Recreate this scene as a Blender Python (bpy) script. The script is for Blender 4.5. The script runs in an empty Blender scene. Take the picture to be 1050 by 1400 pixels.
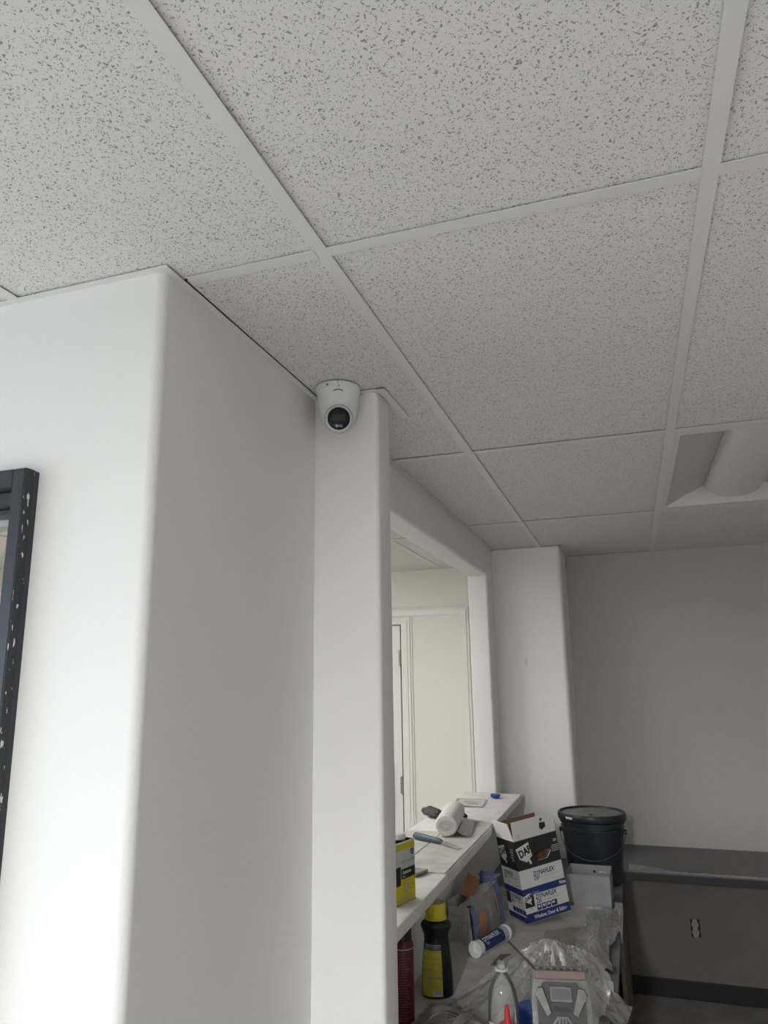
import bpy, bmesh, math, random
from mathutils import Vector, Matrix

# ------------------------------------------------------------------ camera, world, light
scn = bpy.context.scene
COL = scn.collection
H = 2.44            # ceiling plane
FZ = -0.03          # floor
DZ = 0.74           # work counter top
BZ = 1.085          # bar top

cam_d = bpy.data.cameras.new('camera')
cam_d.sensor_fit = 'HORIZONTAL'
cam_d.sensor_width = 36.0
cam_d.lens = 986.263 / 1050.0 * 36.0
cam_d.clip_start = 0.02
cam = bpy.data.objects.new('camera', cam_d)
COL.objects.link(cam)
yaw, pit, rol = -0.320788183, 0.226024890, -0.0144612134
fwd = Vector((math.sin(yaw) * math.cos(pit), math.cos(yaw) * math.cos(pit), math.sin(pit)))
rgt = Vector((math.cos(yaw), -math.sin(yaw), 0))
upv = rgt.cross(fwd)
r2 = rgt * math.cos(rol) + upv * math.sin(rol)
u2 = -rgt * math.sin(rol) + upv * math.cos(rol)
M = Matrix((r2, u2, -fwd)).transposed().to_4x4()
M.translation = Vector((0, 0, 1.70))
cam.matrix_world = M
scn.camera = cam

scn.view_settings.view_transform = 'Standard'
scn.view_settings.look = 'None'
scn.view_settings.gamma = 1.0
scn.view_settings.use_curve_mapping = False
scn.view_settings.exposure = 0.0

w = bpy.data.worlds.new('daylight')
scn.world = w
w.use_nodes = True
w.node_tree.nodes['Background'].inputs[0].default_value = (0.72, 0.82, 1.0, 1)
w.node_tree.nodes['Background'].inputs[1].default_value = 0.6


def area(name, loc, direction, sx, sy, power, color, spread=180):
    d = bpy.data.lights.new(name, 'AREA')
    d.shape = 'RECTANGLE'
    d.size = sx
    d.size_y = sy
    d.energy = power
    d.color = color
    d.spread = math.radians(spread)
    o = bpy.data.objects.new(name, d)
    COL.objects.link(o)
    o.location = loc
    o.rotation_euler = Vector(direction).to_track_quat('-Z', 'Y').to_euler()
    return o


P_MID, P_ROOM = 725, 28      # brightness of the lit troffer baskets
# added area light for an invented window out of view, brightens the left ceiling
area('added_fill_side', (-3.25, -0.55, 1.35), (1, 0, 0.0), 2.2, 1.5, 32, (0.70, 0.87, 1.0))

# ------------------------------------------------------------------ helpers


def new_mat(name, color, rough=0.6, metal=0.0, var=0.0, vscale=20.0, bump=0.0, bscale=200.0, dark=None, alpha=None, spec=0.4):
    m = bpy.data.materials.new(name)
    m.use_nodes = True
    nt = m.node_tree
    b = nt.nodes['Principled BSDF']
    b.inputs['Base Color'].default_value = (*color, 1)
    b.inputs['Roughness'].default_value = rough
    b.inputs['Metallic'].default_value = metal
    b.inputs['Specular IOR Level'].default_value = spec
    tc = nt.nodes.new('ShaderNodeTexCoord')
    if var > 0 or dark:
        n = nt.nodes.new('ShaderNodeTexNoise')
        n.inputs['Scale'].default_value = vscale
        n.inputs['Detail'].default_value = 5
        n.inputs['Roughness'].default_value = 0.6
        nt.links.new(tc.outputs['Object'], n.inputs['Vector'])
        cr = nt.nodes.new('ShaderNodeValToRGB')
        d = dark if dark else tuple(c * (1 - var) for c in color)
        cr.color_ramp.elements[0].position = 0.35
        cr.color_ramp.elements[1].position = 0.62
        cr.color_ramp.elements[0].color = (*d, 1)
        cr.color_ramp.elements[1].color = (*color, 1)
        nt.links.new(n.outputs['Fac'], cr.inputs['Fac'])
        nt.links.new(cr.outputs['Color'], b.inputs['Base Color'])
    if bump > 0:
        n2 = nt.nodes.new('ShaderNodeTexNoise')
        n2.inputs['Scale'].default_value = bscale
        n2.inputs['Detail'].default_value = 3
        nt.links.new(tc.outputs['Object'], n2.inputs['Vector'])
        bp = nt.nodes.new('ShaderNodeBump')
        bp.inputs['Strength'].default_value = bump
        bp.inputs['Distance'].default_value = 0.002
        nt.links.new(n2.outputs['Fac'], bp.inputs['Height'])
        nt.links.new(bp.outputs['Normal'], b.inputs['Normal'])
    if alpha is not None:
        b.inputs['Alpha'].default_value = alpha
    return m


def tile_mat():
    m = bpy.data.materials.new('fissured_ceiling_tile')
    m.use_nodes = True
    nt = m.node_tree
    L = nt.links.new
    b = nt.nodes['Principled BSDF']
    b.inputs['Roughness'].default_value = 0.9
    b.inputs['Specular IOR Level'].default_value = 0.15
    tc = nt.nodes.new('ShaderNodeTexCoord')
    oi = nt.nodes.new('ShaderNodeObjectInfo')
    mul = nt.nodes.new('ShaderNodeVectorMath')
    mul.operation = 'SCALE'
    comb = nt.nodes.new('ShaderNodeCombineXYZ')
    L(oi.outputs['Random'], comb.inputs[0])
    L(oi.outputs['Random'], comb.inputs[1])
    L(comb.outputs[0], mul.inputs[0])
    mul.inputs['Scale'].default_value = 17.3
    add = nt.nodes.new('ShaderNodeVectorMath')
    add.operation = 'ADD'
    L(tc.outputs['Object'], add.inputs[0])
    L(mul.outputs[0], add.inputs[1])
    wn = nt.nodes.new('ShaderNodeTexNoise')
    wn.inputs['Scale'].default_value = 90
    wn.inputs['Detail'].default_value = 2
    L(add.outputs[0], wn.inputs['Vector'])
    ws = nt.nodes.new('ShaderNodeVectorMath')
    ws.operation = 'SCALE'
    ws.inputs['Scale'].default_value = 0.012
    L(wn.outputs['Color'], ws.inputs[0])
    add2 = nt.nodes.new('ShaderNodeVectorMath')
    add2.operation = 'ADD'
    L(add.outputs[0], add2.inputs[0])
    L(ws.outputs[0], add2.inputs[1])
    total = None
    for ang, sx, sy, rmax, keep in ((35, 115, 230, 0.32, 0.66), (-40, 125, 240, 0.32, 0.70), (80, 150, 230, 0.30, 0.70), (0, 420, 420, 0.36, 0.66)):
        mp = nt.nodes.new('ShaderNodeMapping')
        mp.inputs['Rotation'].default_value[2] = math.radians(ang)
        mp2 = nt.nodes.new('ShaderNodeMapping')
        mp2.inputs['Scale'].default_value = (sx, sy, 1)
        L(add2.outputs[0], mp.inputs['Vector'])
        L(mp.outputs[0], mp2.inputs['Vector'])
        vo = nt.nodes.new('ShaderNodeTexVoronoi')
        vo.voronoi_dimensions = '2D'
        vo.inputs['Scale'].default_value = 1
        L(mp2.outputs[0], vo.inputs['Vector'])
        sep = nt.nodes.new('ShaderNodeSeparateColor')
        L(vo.outputs['Color'], sep.inputs[0])
        rr = nt.nodes.new('ShaderNodeMapRange')
        rr.inputs['From Min'].default_value = keep
        rr.inputs['From Max'].default_value = 1.0
        rr.inputs['To Min'].default_value = 0.0
        rr.inputs['To Max'].default_value = rmax
        L(sep.outputs[0], rr.inputs['Value'])
        sub = nt.nodes.new('ShaderNodeMath')
        sub.operation = 'SUBTRACT'
        L(rr.outputs[0], sub.inputs[0])
        L(vo.outputs['Distance'], sub.inputs[1])
        ss = nt.nodes.new('ShaderNodeMapRange')
        ss.inputs['From Min'].default_value = 0.0
        ss.inputs['From Max'].default_value = 0.07
        L(sub.outputs[0], ss.inputs['Value'])
        if total is None:
            total = ss.outputs[0]
        else:
            mx = nt.nodes.new('ShaderNodeMath')
            mx.operation = 'MAXIMUM'
            L(total, mx.inputs[0])
            L(ss.outputs[0], mx.inputs[1])
            total = mx.outputs[0]
    mix = nt.nodes.new('ShaderNodeMix')
    mix.data_type = 'RGBA'
    mix.inputs['A'].default_value = (0.78, 0.76, 0.72, 1)
    mix.inputs['B'].default_value = (0.33, 0.32, 0.30, 1)
    L(total, mix.inputs['Factor'])
    L(mix.outputs['Result'], b.inputs['Base Color'])
    bp = nt.nodes.new('ShaderNodeBump')
    bp.invert = True
    bp.inputs['Strength'].default_value = 0.5
    bp.inputs['Distance'].default_value = 0.002
    L(total, bp.inputs['Height'])
    L(bp.outputs['Normal'], b.inputs['Normal'])
    return m


def film_mat(name, tint, opacity, rough=0.18, crinkle=0.0, ior=1.5):
    m = bpy.data.materials.new(name)
    m.use_nodes = True
    nt = m.node_tree
    L = nt.links.new
    for n in list(nt.nodes):
        if n.type != 'OUTPUT_MATERIAL':
            nt.nodes.remove(n)
    out = [n for n in nt.nodes if n.type == 'OUTPUT_MATERIAL'][0]
    tr = nt.nodes.new('ShaderNodeBsdfTransparent')
    df = nt.nodes.new('ShaderNodeBsdfDiffuse')
    df.inputs['Color'].default_value = (*tint, 1)
    tl = nt.nodes.new('ShaderNodeBsdfTranslucent')
    tl.inputs['Color'].default_value = (*tint, 1)
    gl = nt.nodes.new('ShaderNodeBsdfGlossy')
    if crinkle > 0:
        tc = nt.nodes.new('ShaderNodeTexCoord')
        vo = nt.nodes.new('ShaderNodeTexVoronoi')
        vo.feature = 'DISTANCE_TO_EDGE'
        vo.inputs['Scale'].default_value = 26
        nz = nt.nodes.new('ShaderNodeTexNoise')
        nz.inputs['Scale'].default_value = 45
        nz.inputs['Detail'].default_value = 4
        ad = nt.nodes.new('ShaderNodeMath')
        ad.operation = 'ADD'
        bp = nt.nodes.new('ShaderNodeBump')
        bp.inputs['Strength'].default_value = crinkle
        bp.inputs['Distance'].default_value = 0.012
        L(tc.outputs['Object'], vo.inputs['Vector'])
        L(tc.outputs['Object'], nz.inputs['Vector'])
        L(vo.outputs['Distance'], ad.inputs[0])
        L(nz.outputs['Fac'], ad.inputs[1])
        L(ad.outputs[0], bp.inputs['Height'])
        L(bp.outputs['Normal'], gl.inputs['Normal'])
        L(bp.outputs['Normal'], df.inputs['Normal'])
    gl.inputs['Roughness'].default_value = rough
    m1 = nt.nodes.new('ShaderNodeMixShader')
    m1.inputs[0].default_value = 0.3
    L(df.outputs[0], m1.inputs[1])
    L(tl.outputs[0], m1.inputs[2])
    m2 = nt.nodes.new('ShaderNodeMixShader')
    m2.inputs[0].default_value = opacity
    L(tr.outputs[0], m2.inputs[1])
    L(m1.outputs[0], m2.inputs[2])
    m3 = nt.nodes.new('ShaderNodeMixShader')
    fr = nt.nodes.new('ShaderNodeFresnel')
    fr.inputs['IOR'].default_value = ior
    L(fr.outputs[0], m3.inputs[0])
    L(m2.outputs[0], m3.inputs[1])
    L(gl.outputs[0], m3.inputs[2])
    L(m3.outputs[0], out.inputs['Surface'])
    return m


def chipped_mat(name, base, chip, thr):
    m = new_mat(name, base, 0.35)
    nt = m.node_tree
    b = nt.nodes['Principled BSDF']
    tc = nt.nodes.new('ShaderNodeTexCoord')
    mp = nt.nodes.new('ShaderNodeMapping')
    mp.inputs['Scale'].default_value = (150, 150, 45)
    n = nt.nodes.new('ShaderNodeTexNoise')
    n.inputs['Scale'].default_value = 1
    n.inputs['Detail'].default_value = 3
    cr = nt.nodes.new('ShaderNodeValToRGB')
    cr.color_ramp.elements[0].position = thr
    cr.color_ramp.elements[1].position = thr + 0.02
    cr.color_ramp.elements[0].color = (*base, 1)
    cr.color_ramp.elements[1].color = (*chip, 1)
    nt.links.new(tc.outputs['Object'], mp.inputs['Vector'])
    nt.links.new(mp.outputs[0], n.inputs['Vector'])
    nt.links.new(n.outputs['Fac'], cr.inputs['Fac'])
    nt.links.new(cr.outputs['Color'], b.inputs['Base Color'])
    return m


def obj(name, bm, mat, parent=None, smooth=False, loc=None):
    bmesh.ops.recalc_face_normals(bm, faces=bm.faces)
    me = bpy.data.meshes.new(name)
    bm.to_mesh(me)
    bm.free()
    if smooth:
        for p in me.polygons:
            p.use_smooth = True
        try:
            me.set_sharp_from_angle(angle=math.radians(35))
        except Exception:
            pass
    me.materials.append(mat)
    o = bpy.data.objects.new(name, me)
    COL.objects.link(o)
    if parent:
        o.parent = parent
    if loc:
        o.location = loc
    return o


def tag(o, label, cat, group=None):
    o['label'] = label
    o['category'] = cat
    if group:
        o['group'] = group
    return o


def thing(name, label, cat, loc=(0, 0, 0), rot=(0, 0, 0), group=None):
    o = bpy.data.objects.new(name, None)
    o.empty_display_size = 0.02
    COL.objects.link(o)
    o.location = loc
    o.rotation_euler = rot
    return tag(o, label, cat, group)


def struct(name, bm, mat, parent=None, smooth=False):
    o = obj(name, bm, mat, parent, smooth)
    if not parent:
        o['kind'] = 'structure'
    return o


def B():
    return bmesh.new()


def box(bm, x0, x1, y0, y1, z0, z1, bev=0.0, seg=2):
    r = bmesh.ops.create_cube(bm, size=1.0)
    vs = r['verts']
    for v in vs:
        v.co = Vector(((x0 + x1) / 2 + v.co.x * (x1 - x0), (y0 + y1) / 2 + v.co.y * (y1 - y0), (z0 + z1) / 2 + v.co.z * (z1 - z0)))
    if bev > 0:
        es = list({e for v in vs for e in v.link_edges})
        bmesh.ops.bevel(bm, geom=es, offset=bev, segments=seg, affect='EDGES', profile=0.5)
    return bm


def prism(bm, pts, a0, a1, axis='z'):
    """pts 2D polygon extruded between a0 and a1 along axis (z: xy pts, y: xz pts, x: yz pts)"""
    def mk(p, a):
        if axis == 'z':
            return (p[0], p[1], a)
        if axis == 'y':
            return (p[0], a, p[1])
        return (a, p[0], p[1])
    lo = [bm.verts.new(mk(p, a0)) for p in pts]
    hi = [bm.verts.new(mk(p, a1)) for p in pts]
    n = len(pts)
    bm.faces.new(lo[::-1])
    bm.faces.new(hi)
    for i in range(n):
        bm.faces.new((lo[i], lo[(i + 1) % n], hi[(i + 1) % n], hi[i]))
    return bm


def rpoly(pts, seg=7):
    """polygon with radius per vertex: (x, y, r)"""
    out = []
    n = len(pts)
    for i, (x, y, r) in enumerate(pts):
        if r <= 0:
            out.append((x, y))
            continue
        p = Vector((x, y))
        a = (Vector(pts[i - 1][:2]) - p).normalized()
        b = (Vector(pts[(i + 1) % n][:2]) - p).normalized()
        ang = a.angle(b)
        d = r / math.tan(ang / 2)
        c = p + (a + b).normalized() * (r / math.sin(ang / 2))
        s = p + a * d
        e = p + b * d
        a0 = math.atan2(s.y - c.y, s.x - c.x)
        a1 = math.atan2(e.y - c.y, e.x - c.x)
        da = (a1 - a0 + math.pi) % (2 * math.pi) - math.pi
        for k in range(seg + 1):
            t = a0 + da * k / seg
            out.append((c.x + r * math.cos(t), c.y + r * math.sin(t)))
    return out


def lathe(bm, prof, seg=32, sx=1.0, sy=1.0, a0=0.0, a1=2 * math.pi, cx=0, cy=0, power=2.0):
    full = abs(a1 - a0 - 2 * math.pi) < 1e-6
    cols = seg if full else seg + 1
    rings = []
    for r, z in prof:
        ring = []
        if r < 1e-6 and full:
            rings.append([bm.verts.new((cx, cy, z))])
            continue
        for k in range(cols):
            a = a0 + (a1 - a0) * k / seg
            c, s = math.cos(a), math.sin(a)
            if power != 2.0:
                c = math.copysign(abs(c) ** (2 / power), c)
                s = math.copysign(abs(s) ** (2 / power), s)
            ring.append(bm.verts.new((cx + r * sx * c, cy + r * sy * s, z)))
        rings.append(ring)
    for A, Bq in zip(rings, rings[1:]):
        m = cols if full else cols - 1
        for k in range(m):
            k2 = (k + 1) % cols
            if len(A) == 1 and len(Bq) == 1:
                continue
            if len(A) == 1:
                bm.faces.new((A[0], Bq[k2], Bq[k]))
            elif len(Bq) == 1:
                bm.faces.new((A[k], A[k2], Bq[0]))
            else:
                bm.faces.new((A[k], A[k2], Bq[k2], Bq[k]))
    return bm


def tube(bm, pts, r, seg=10):
    pts = [Vector(p) for p in pts]
    rs = r if isinstance(r, (list, tuple)) else [r] * len(pts)
    prev = None
    rings = []
    for i, p in enumerate(pts):
        t = (pts[min(i + 1, len(pts) - 1)] - pts[max(i - 1, 0)]).normalized()
        if prev is None:
            n = t.cross(Vector((0, 0, 1)))
            if n.length < 1e-3:
                n = t.cross(Vector((1, 0, 0)))
            n.normalize()
        else:
            n = (prev - t * prev.dot(t)).normalized()
        prev = n
        b = t.cross(n)
        rings.append([bm.verts.new(p + (n * math.cos(2 * math.pi * k / seg) + b * math.sin(2 * math.pi * k / seg)) * rs[i]) for k in range(seg)])
    for A, C in zip(rings, rings[1:]):
        for k in range(seg):
            bm.faces.new((A[k], A[(k + 1) % seg], C[(k + 1) % seg], C[k]))
    bm.faces.new(rings[0][::-1])
    bm.faces.new(rings[-1])
    return bm


def text(parent, s, size, origin, xd, yd, mat, name='lettering', shear=0.0, bold=0.0, sx=1.0, align='LEFT', lift=0.0004):
    cu = bpy.data.curves.new('t', 'FONT')
    cu.body = s
    cu.size = size
    cu.shear = shear
    cu.offset = bold
    cu.align_x = align
    cu.resolution_u = 2
    cu.fill_mode = 'FRONT'
    to = bpy.data.objects.new('t', cu)
    COL.objects.link(to)
    dg = bpy.context.evaluated_depsgraph_get()
    me = bpy.data.meshes.new_from_object(to.evaluated_get(dg))
    bpy.data.objects.remove(to)
    bpy.data.curves.remove(cu)
    xd = Vector(xd).normalized()
    yd = Vector(yd).normalized()
    zd = xd.cross(yd)
    o0 = Vector(origin) + zd * lift
    for v in me.vertices:
        v.co = o0 + xd * (v.co.x * sx) + yd * v.co.y
    me.materials.clear()
    me.materials.append(mat)
    o = bpy.data.objects.new(name, me)
    COL.objects.link(o)
    o.parent = parent
    return o


def quad(bm, o, xd, yd, w, h, t=0.0004):
    """thin printed panel on a face: origin o (lower left), xd/yd unit, thickness t outward"""
    o, xd, yd = Vector(o), Vector(xd).normalized(), Vector(yd).normalized()
    zd = xd.cross(yd)
    vs = []
    for a in (0, t):
        for u, v in ((0, 0), (w, 0), (w, h), (0, h)):
            vs.append(bm.verts.new(o + xd * u + yd * v + zd * a))
    f = [(3, 2, 1, 0), (4, 5, 6, 7), (0, 1, 5, 4), (1, 2, 6, 5), (2, 3, 7, 6), (3, 0, 4, 7)]
    for q in f:
        bm.faces.new([vs[i] for i in q])
    return bm


def fpoly(bm, o, xd, yd, pts, t=0.0004):
    o, xd, yd = Vector(o), Vector(xd).normalized(), Vector(yd).normalized()
    zd = xd.cross(yd)
    lo = [bm.verts.new(o + xd * u + yd * v) for u, v in pts]
    hi = [bm.verts.new(o + xd * u + yd * v + zd * t) for u, v in pts]
    n = len(pts)
    bm.faces.new(lo[::-1])
    bm.faces.new(hi)
    for i in range(n):
        bm.faces.new((lo[i], lo[(i + 1) % n], hi[(i + 1) % n], hi[i]))
    return bm


def xform(bm, mat4):
    bmesh.ops.transform(bm, matrix=mat4, verts=bm.verts)
    return bm


def hash2(i, j, s=0):
    random.seed((i * 7349 + j * 9151 + s * 31337) & 0xffffffff)
    return random.random()


def noise2(x, y, s=0):
    i, j = math.floor(x), math.floor(y)
    fx, fy = x - i, y - j
    fx, fy = fx * fx * (3 - 2 * fx), fy * fy * (3 - 2 * fy)
    a, b = hash2(i, j, s), hash2(i + 1, j, s)
    c, d = hash2(i, j + 1, s), hash2(i + 1, j + 1, s)
    return (a * (1 - fx) + b * fx) * (1 - fy) + (c * (1 - fx) + d * fx) * fy - 0.5


def sheet(fn, nu, nv, thick=0.0006):
    """closed thin sheet from fn(u, v) -> xyz"""
    bm = bmesh.new()
    g = [[bm.verts.new(fn(i / nu, j / nv)) for j in range(nv + 1)] for i in range(nu + 1)]
    fs = []
    for i in range(nu):
        for j in range(nv):
            fs.append(bm.faces.new((g[i][j], g[i + 1][j], g[i + 1][j + 1], g[i][j + 1])))
    bmesh.ops.recalc_face_normals(bm, faces=bm.faces)
    if thick > 0:
        bmesh.ops.solidify(bm, geom=fs, thickness=thick)
    return bm


# ------------------------------------------------------------------ materials
M_wall = new_mat('white_wall_paint', (0.83, 0.825, 0.805), 0.55, bump=0.12, bscale=260, spec=0.3)
M_wall_far = new_mat('greige_far_wall', (0.50, 0.48, 0.44), 0.6, bump=0.1, bscale=260, spec=0.2)  # far wall is darker and greyer than the white walls
M_wall_low = new_mat('brown_grey_lower_wall', (0.17, 0.155, 0.135), 0.7, var=0.12, vscale=5)  # darker brown-grey tone for the far wall below the counter
M_wall_room = new_mat('cream_wall_paint', (0.83, 0.81, 0.765), 0.6, bump=0.1, bscale=260)
M_trimw = new_mat('white_gloss_trim', (0.84, 0.82, 0.78), 0.4)
M_tile = tile_mat()
M_tee = new_mat('white_steel_tee', (0.76, 0.745, 0.71), 0.5)
M_dark = new_mat('dark_plenum', (0.10, 0.10, 0.10), 0.9)
M_floor = new_mat('brown_grey_floor', (0.36, 0.345, 0.33), 0.6, var=0.25, vscale=6)
M_bronze = new_mat('dark_bronze_steel', (0.035, 0.04, 0.05), 0.35)
M_chip = chipped_mat('paint_flecked_bronze', (0.02, 0.022, 0.027), (0.75, 0.75, 0.75), 0.635)
M_vinyl = new_mat('black_vinyl_base', (0.012, 0.012, 0.013), 0.5)
M_lam = new_mat('charcoal_laminate', (0.13, 0.13, 0.145), 0.4, var=0.15, vscale=30)
M_lam_edge = new_mat('dark_laminate_edge', (0.02, 0.02, 0.022), 0.5)
M_wood = new_mat('brown_particle_board', (0.16, 0.12, 0.08), 0.7, var=0.3, vscale=15)
M_bar = new_mat('dusty_white_bar_top', (0.80, 0.79, 0.76), 0.5, var=0.14, vscale=14)
M_cam = new_mat('white_camera_plastic', (0.78, 0.79, 0.77), 0.35)
M_blackgl = new_mat('black_camera_glass', (0.012, 0.016, 0.022), 0.3, spec=0.15)
M_lens = new_mat('dark_grey_lens', (0.035, 0.037, 0.04), 0.3, spec=0.2)
M_pearl = new_mat('pale_led_lens', (0.45, 0.43, 0.38), 0.2)
M_slot = new_mat('dark_slot', (0.05, 0.05, 0.05), 0.7)
M_white = new_mat('white_plastic', (0.80, 0.80, 0.78), 0.4)
M_lightpan = new_mat('grey_enamel_reflector', (0.60, 0.60, 0.57), 0.45)
M_basket = new_mat('frosted_basket', (0.72, 0.71, 0.68), 0.5)
M_brass = new_mat('dull_steel_hinge', (0.30, 0.28, 0.25), 0.4, metal=0.8)
M_yellow = new_mat('yellow_print', (0.62, 0.54, 0.015), 0.35)
M_yellowcap = new_mat('yellow_cap_plastic', (0.72, 0.60, 0.03), 0.35)
M_capin = new_mat('dusty_cap_inside', (0.62, 0.58, 0.44), 0.7, var=0.25, vscale=40)
M_silver = new_mat('silver_print', (0.55, 0.56, 0.57), 0.35)
M_blackp = new_mat('black_print', (0.015, 0.015, 0.017), 0.5)
M_blackpl = new_mat('black_bottle_plastic', (0.012, 0.013, 0.016), 0.3)
M_maroon = new_mat('maroon_can', (0.10, 0.012, 0.02), 0.35)
M_greyprint = new_mat('grey_print', (0.30, 0.29, 0.28), 0.5)
M_greyprint2 = new_mat('mid_grey_print', (0.45, 0.44, 0.42), 0.5)
M_pinkprint = new_mat('dim_red_print', (0.24, 0.10, 0.11), 0.5)
M_paper = new_mat('white_board', (0.66, 0.65, 0.62), 0.6)
M_boxw = new_mat('carton_white', (0.62, 0.61, 0.58), 0.55)
M_blue = new_mat('navy_print', (0.012, 0.03, 0.14), 0.5)
M_brownin = new_mat('corrugated_brown', (0.20, 0.12, 0.065), 0.8)
M_bucket = new_mat('black_bucket_plastic', (0.014, 0.016, 0.02), 0.35, var=0.0)
M_lid = new_mat('dusty_bucket_lid', (0.20, 0.20, 0.20), 0.6, var=0.25, vscale=20)
M_steel = new_mat('galvanised_steel', (0.33, 0.335, 0.34), 0.45, metal=0.5, var=0.12, vscale=18)
M_knife = new_mat('knife_blade_steel', (0.6, 0.6, 0.6), 0.3, metal=0.9)
M_teal = new_mat('slate_teal_handle', (0.06, 0.10, 0.13), 0.45)
M_roll = new_mat('white_film_roll', (0.80, 0.79, 0.74), 0.5, var=0.1, vscale=30)
M_rag = new_mat('charcoal_rag', (0.09, 0.09, 0.085), 0.9, var=0.4, vscale=60)
M_tapeblue = new_mat('blue_painter_tape', (0.03, 0.10, 0.42), 0.6)
M_bluepl = new_mat('blue_plastic', (0.02, 0.07, 0.36), 0.4)
M_bluefade = new_mat('faded_blue_print', (0.16, 0.20, 0.38), 0.6)
M_orange = new_mat('orange_print', (0.42, 0.20, 0.11), 0.7)
M_carton = new_mat('off_white_paper', (0.56, 0.54, 0.50), 0.7, var=0.12, vscale=25)
M_board = new_mat('dusty_hardboard', (0.60, 0.58, 0.54), 0.7, var=0.22, vscale=12)
M_stain = new_mat('stained_kraft_paper', (0.50, 0.46, 0.40), 0.75, vscale=9, dark=(0.33, 0.26, 0.19))
M_film = film_mat('clear_plastic_film', (0.90, 0.90, 0.88), 0.36, 0.16, 0.7, 2.2)
M_film2 = film_mat('milky_plastic_film', (0.85, 0.85, 0.83), 0.55, 0.2, 0.5, 1.6)
M_clear = film_mat('clear_bottle_plastic', (0.80, 0.81, 0.81), 0.17, 0.08, 0.0, 1.28)
M_red = new_mat('red_plastic', (0.45, 0.03, 0.035), 0.35)
M_radio = new_mat('silver_grey_radio', (0.17, 0.17, 0.165), 0.3, metal=0.3, var=0.35, vscale=40)
M_radiod = new_mat('dark_radio_rubber', (0.05, 0.05, 0.05), 0.5)
M_radiob = new_mat('red_brown_band', (0.20, 0.145, 0.125), 0.5)
M_screen = new_mat('grey_display', (0.12, 0.13, 0.13), 0.2)
M_olive = new_mat('grey_olive_metal', (0.20, 0.19, 0.15), 0.5, var=0.3, vscale=30)
M_outlet = new_mat('pale_outlet', (0.30, 0.29, 0.27), 0.5)
M_smear = new_mat('patched_plaster', (0.72, 0.70, 0.63), 0.8)

# ------------------------------------------------------------------ structure
XW = -0.745
XI = -0.86
TOP = 2.62

bm = B()
box(bm, -4.0, 3.8, -7.6, 5.2, FZ - 0.1, FZ)
struct('floor', bm, M_floor)

# left block: front face y=1.0 with doorway, bull-nosed corner, side face x=XW
bm = B()
prism(bm, rpoly([(-1.03, 1.012, 0), (XW - 0.012, 1.012, 0.018), (XW - 0.012, 1.785, 0), (XI, 1.785, 0), (XI, 1.12, 0), (-1.03, 1.12, 0)], 9), FZ, H)
box(bm, -1.93, -1.03, 1.012, 1.12, 2.06, H)
box(bm, -4.0, -1.93, 1.012, 1.12, FZ, H)
struct('wall_left', bm, M_wall, smooth=True)

bm = B()
prism(bm, rpoly([(XW - 0.02, 1.70, 0), (-0.579, 1.70, 0.014), (-0.579, 1.80, 0.006), (XW - 0.02, 1.80, 0)], 7), FZ, H)
struct('wall_pilaster', bm, M_wall, smooth=True)

# header, far jamb and knee wall around the pass-through
bm = B()
prism(bm, rpoly([(XI, H, 0), (XI, 2.268, 0.012), (XW, 2.268, 0.016), (XW, H, 0)], 6), 1.785, 4.289, 'y')
struct('wall_header', bm, M_wall, smooth=True)
bm = B()
prism(bm, rpoly([(XI + 0.0008, 4.112, 0.006), (XW - 0.0008, 4.112, 0.014), (XW - 0.0008, 4.30, 0), (XI + 0.0008, 4.30, 0)], 6), FZ, H)
struct('wall_jamb', bm, M_wall, smooth=True)
bm = B()
box(bm, XI, XW, 1.785, 4.112, FZ, BZ - 0.04)
struct('wall_knee', bm, M_wall)

bm = B()
prism(bm, rpoly([(XI, 4.29, 0), (-0.345, 4.29, 0.022), (-0.345, 4.73, 0), (XI, 4.73, 0)], 8), FZ, H)
fc = struct('wall_far_column', bm, M_wall, smooth=True)
bm = B()
box(bm, -0.582, -0.566, 4.2885, 4.2905, 1.755, 1.80)
obj('filler_patch', bm, M_smear, fc)

bm = B()
box(bm, -0.5, 3.7, 4.72, 4.85, FZ, TOP)
wf = struct('wall_far', bm, M_wall_far)
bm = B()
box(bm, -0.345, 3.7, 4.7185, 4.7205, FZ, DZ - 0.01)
obj('dark_lower_band', bm, M_wall_low, wf)
bm = B()
box(bm, -4.0, -0.5, 4.90, 5.02, FZ, TOP)
struct('wall_far_room', bm, M_wall_room)
bm = B()
box(bm, XI, -0.5, 4.73, 4.90, FZ, TOP)
struct('wall_return', bm, M_wall_room)
bm = B()
box(bm, 3.7, 3.8, -7.35, 4.85, FZ, TOP)
struct('wall_right', bm, M_wall)
# rear wall, left wall with an opening added for the fill light
bm = B()
box(bm, -4.0, -1.3, -7.35, -7.2, FZ, TOP)
box(bm, 1.1, 3.7, -7.35, -7.2, FZ, TOP)
box(bm, -1.3, 1.1, -7.35, -7.2, FZ, TOP)
struct('wall_rear', bm, M_wall)
bm = B()
box(bm, -3.2, -3.05, -7.2, -1.75, FZ, TOP)
box(bm, -3.2, -3.05, 0.65, 1.012, FZ, TOP)
box(bm, -3.2, -3.05, -1.75, 0.65, FZ, 0.55)
box(bm, -3.2, -3.05, -1.75, 0.65, 2.15, TOP)
struct('wall_side', bm, M_wall)
bm = B()
box(bm, -4.0, -3.9, 1.12, 4.9, FZ, TOP)
struct('wall_room_side', bm, M_wall_room)

bm = B()
box(bm, -0.345, 3.7, 4.708, 4.72, FZ, 0.062, 0.003)
o = struct('baseboard_far', bm, M_vinyl)

# wall angles (L-shaped steel edge under the ceiling)
def angle_trim(name, x0, x1, y0, y1, drop):
    bm = B()
    box(bm, x0, x1, y0, y1, H - drop, H + 0.001)
    return bm

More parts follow.
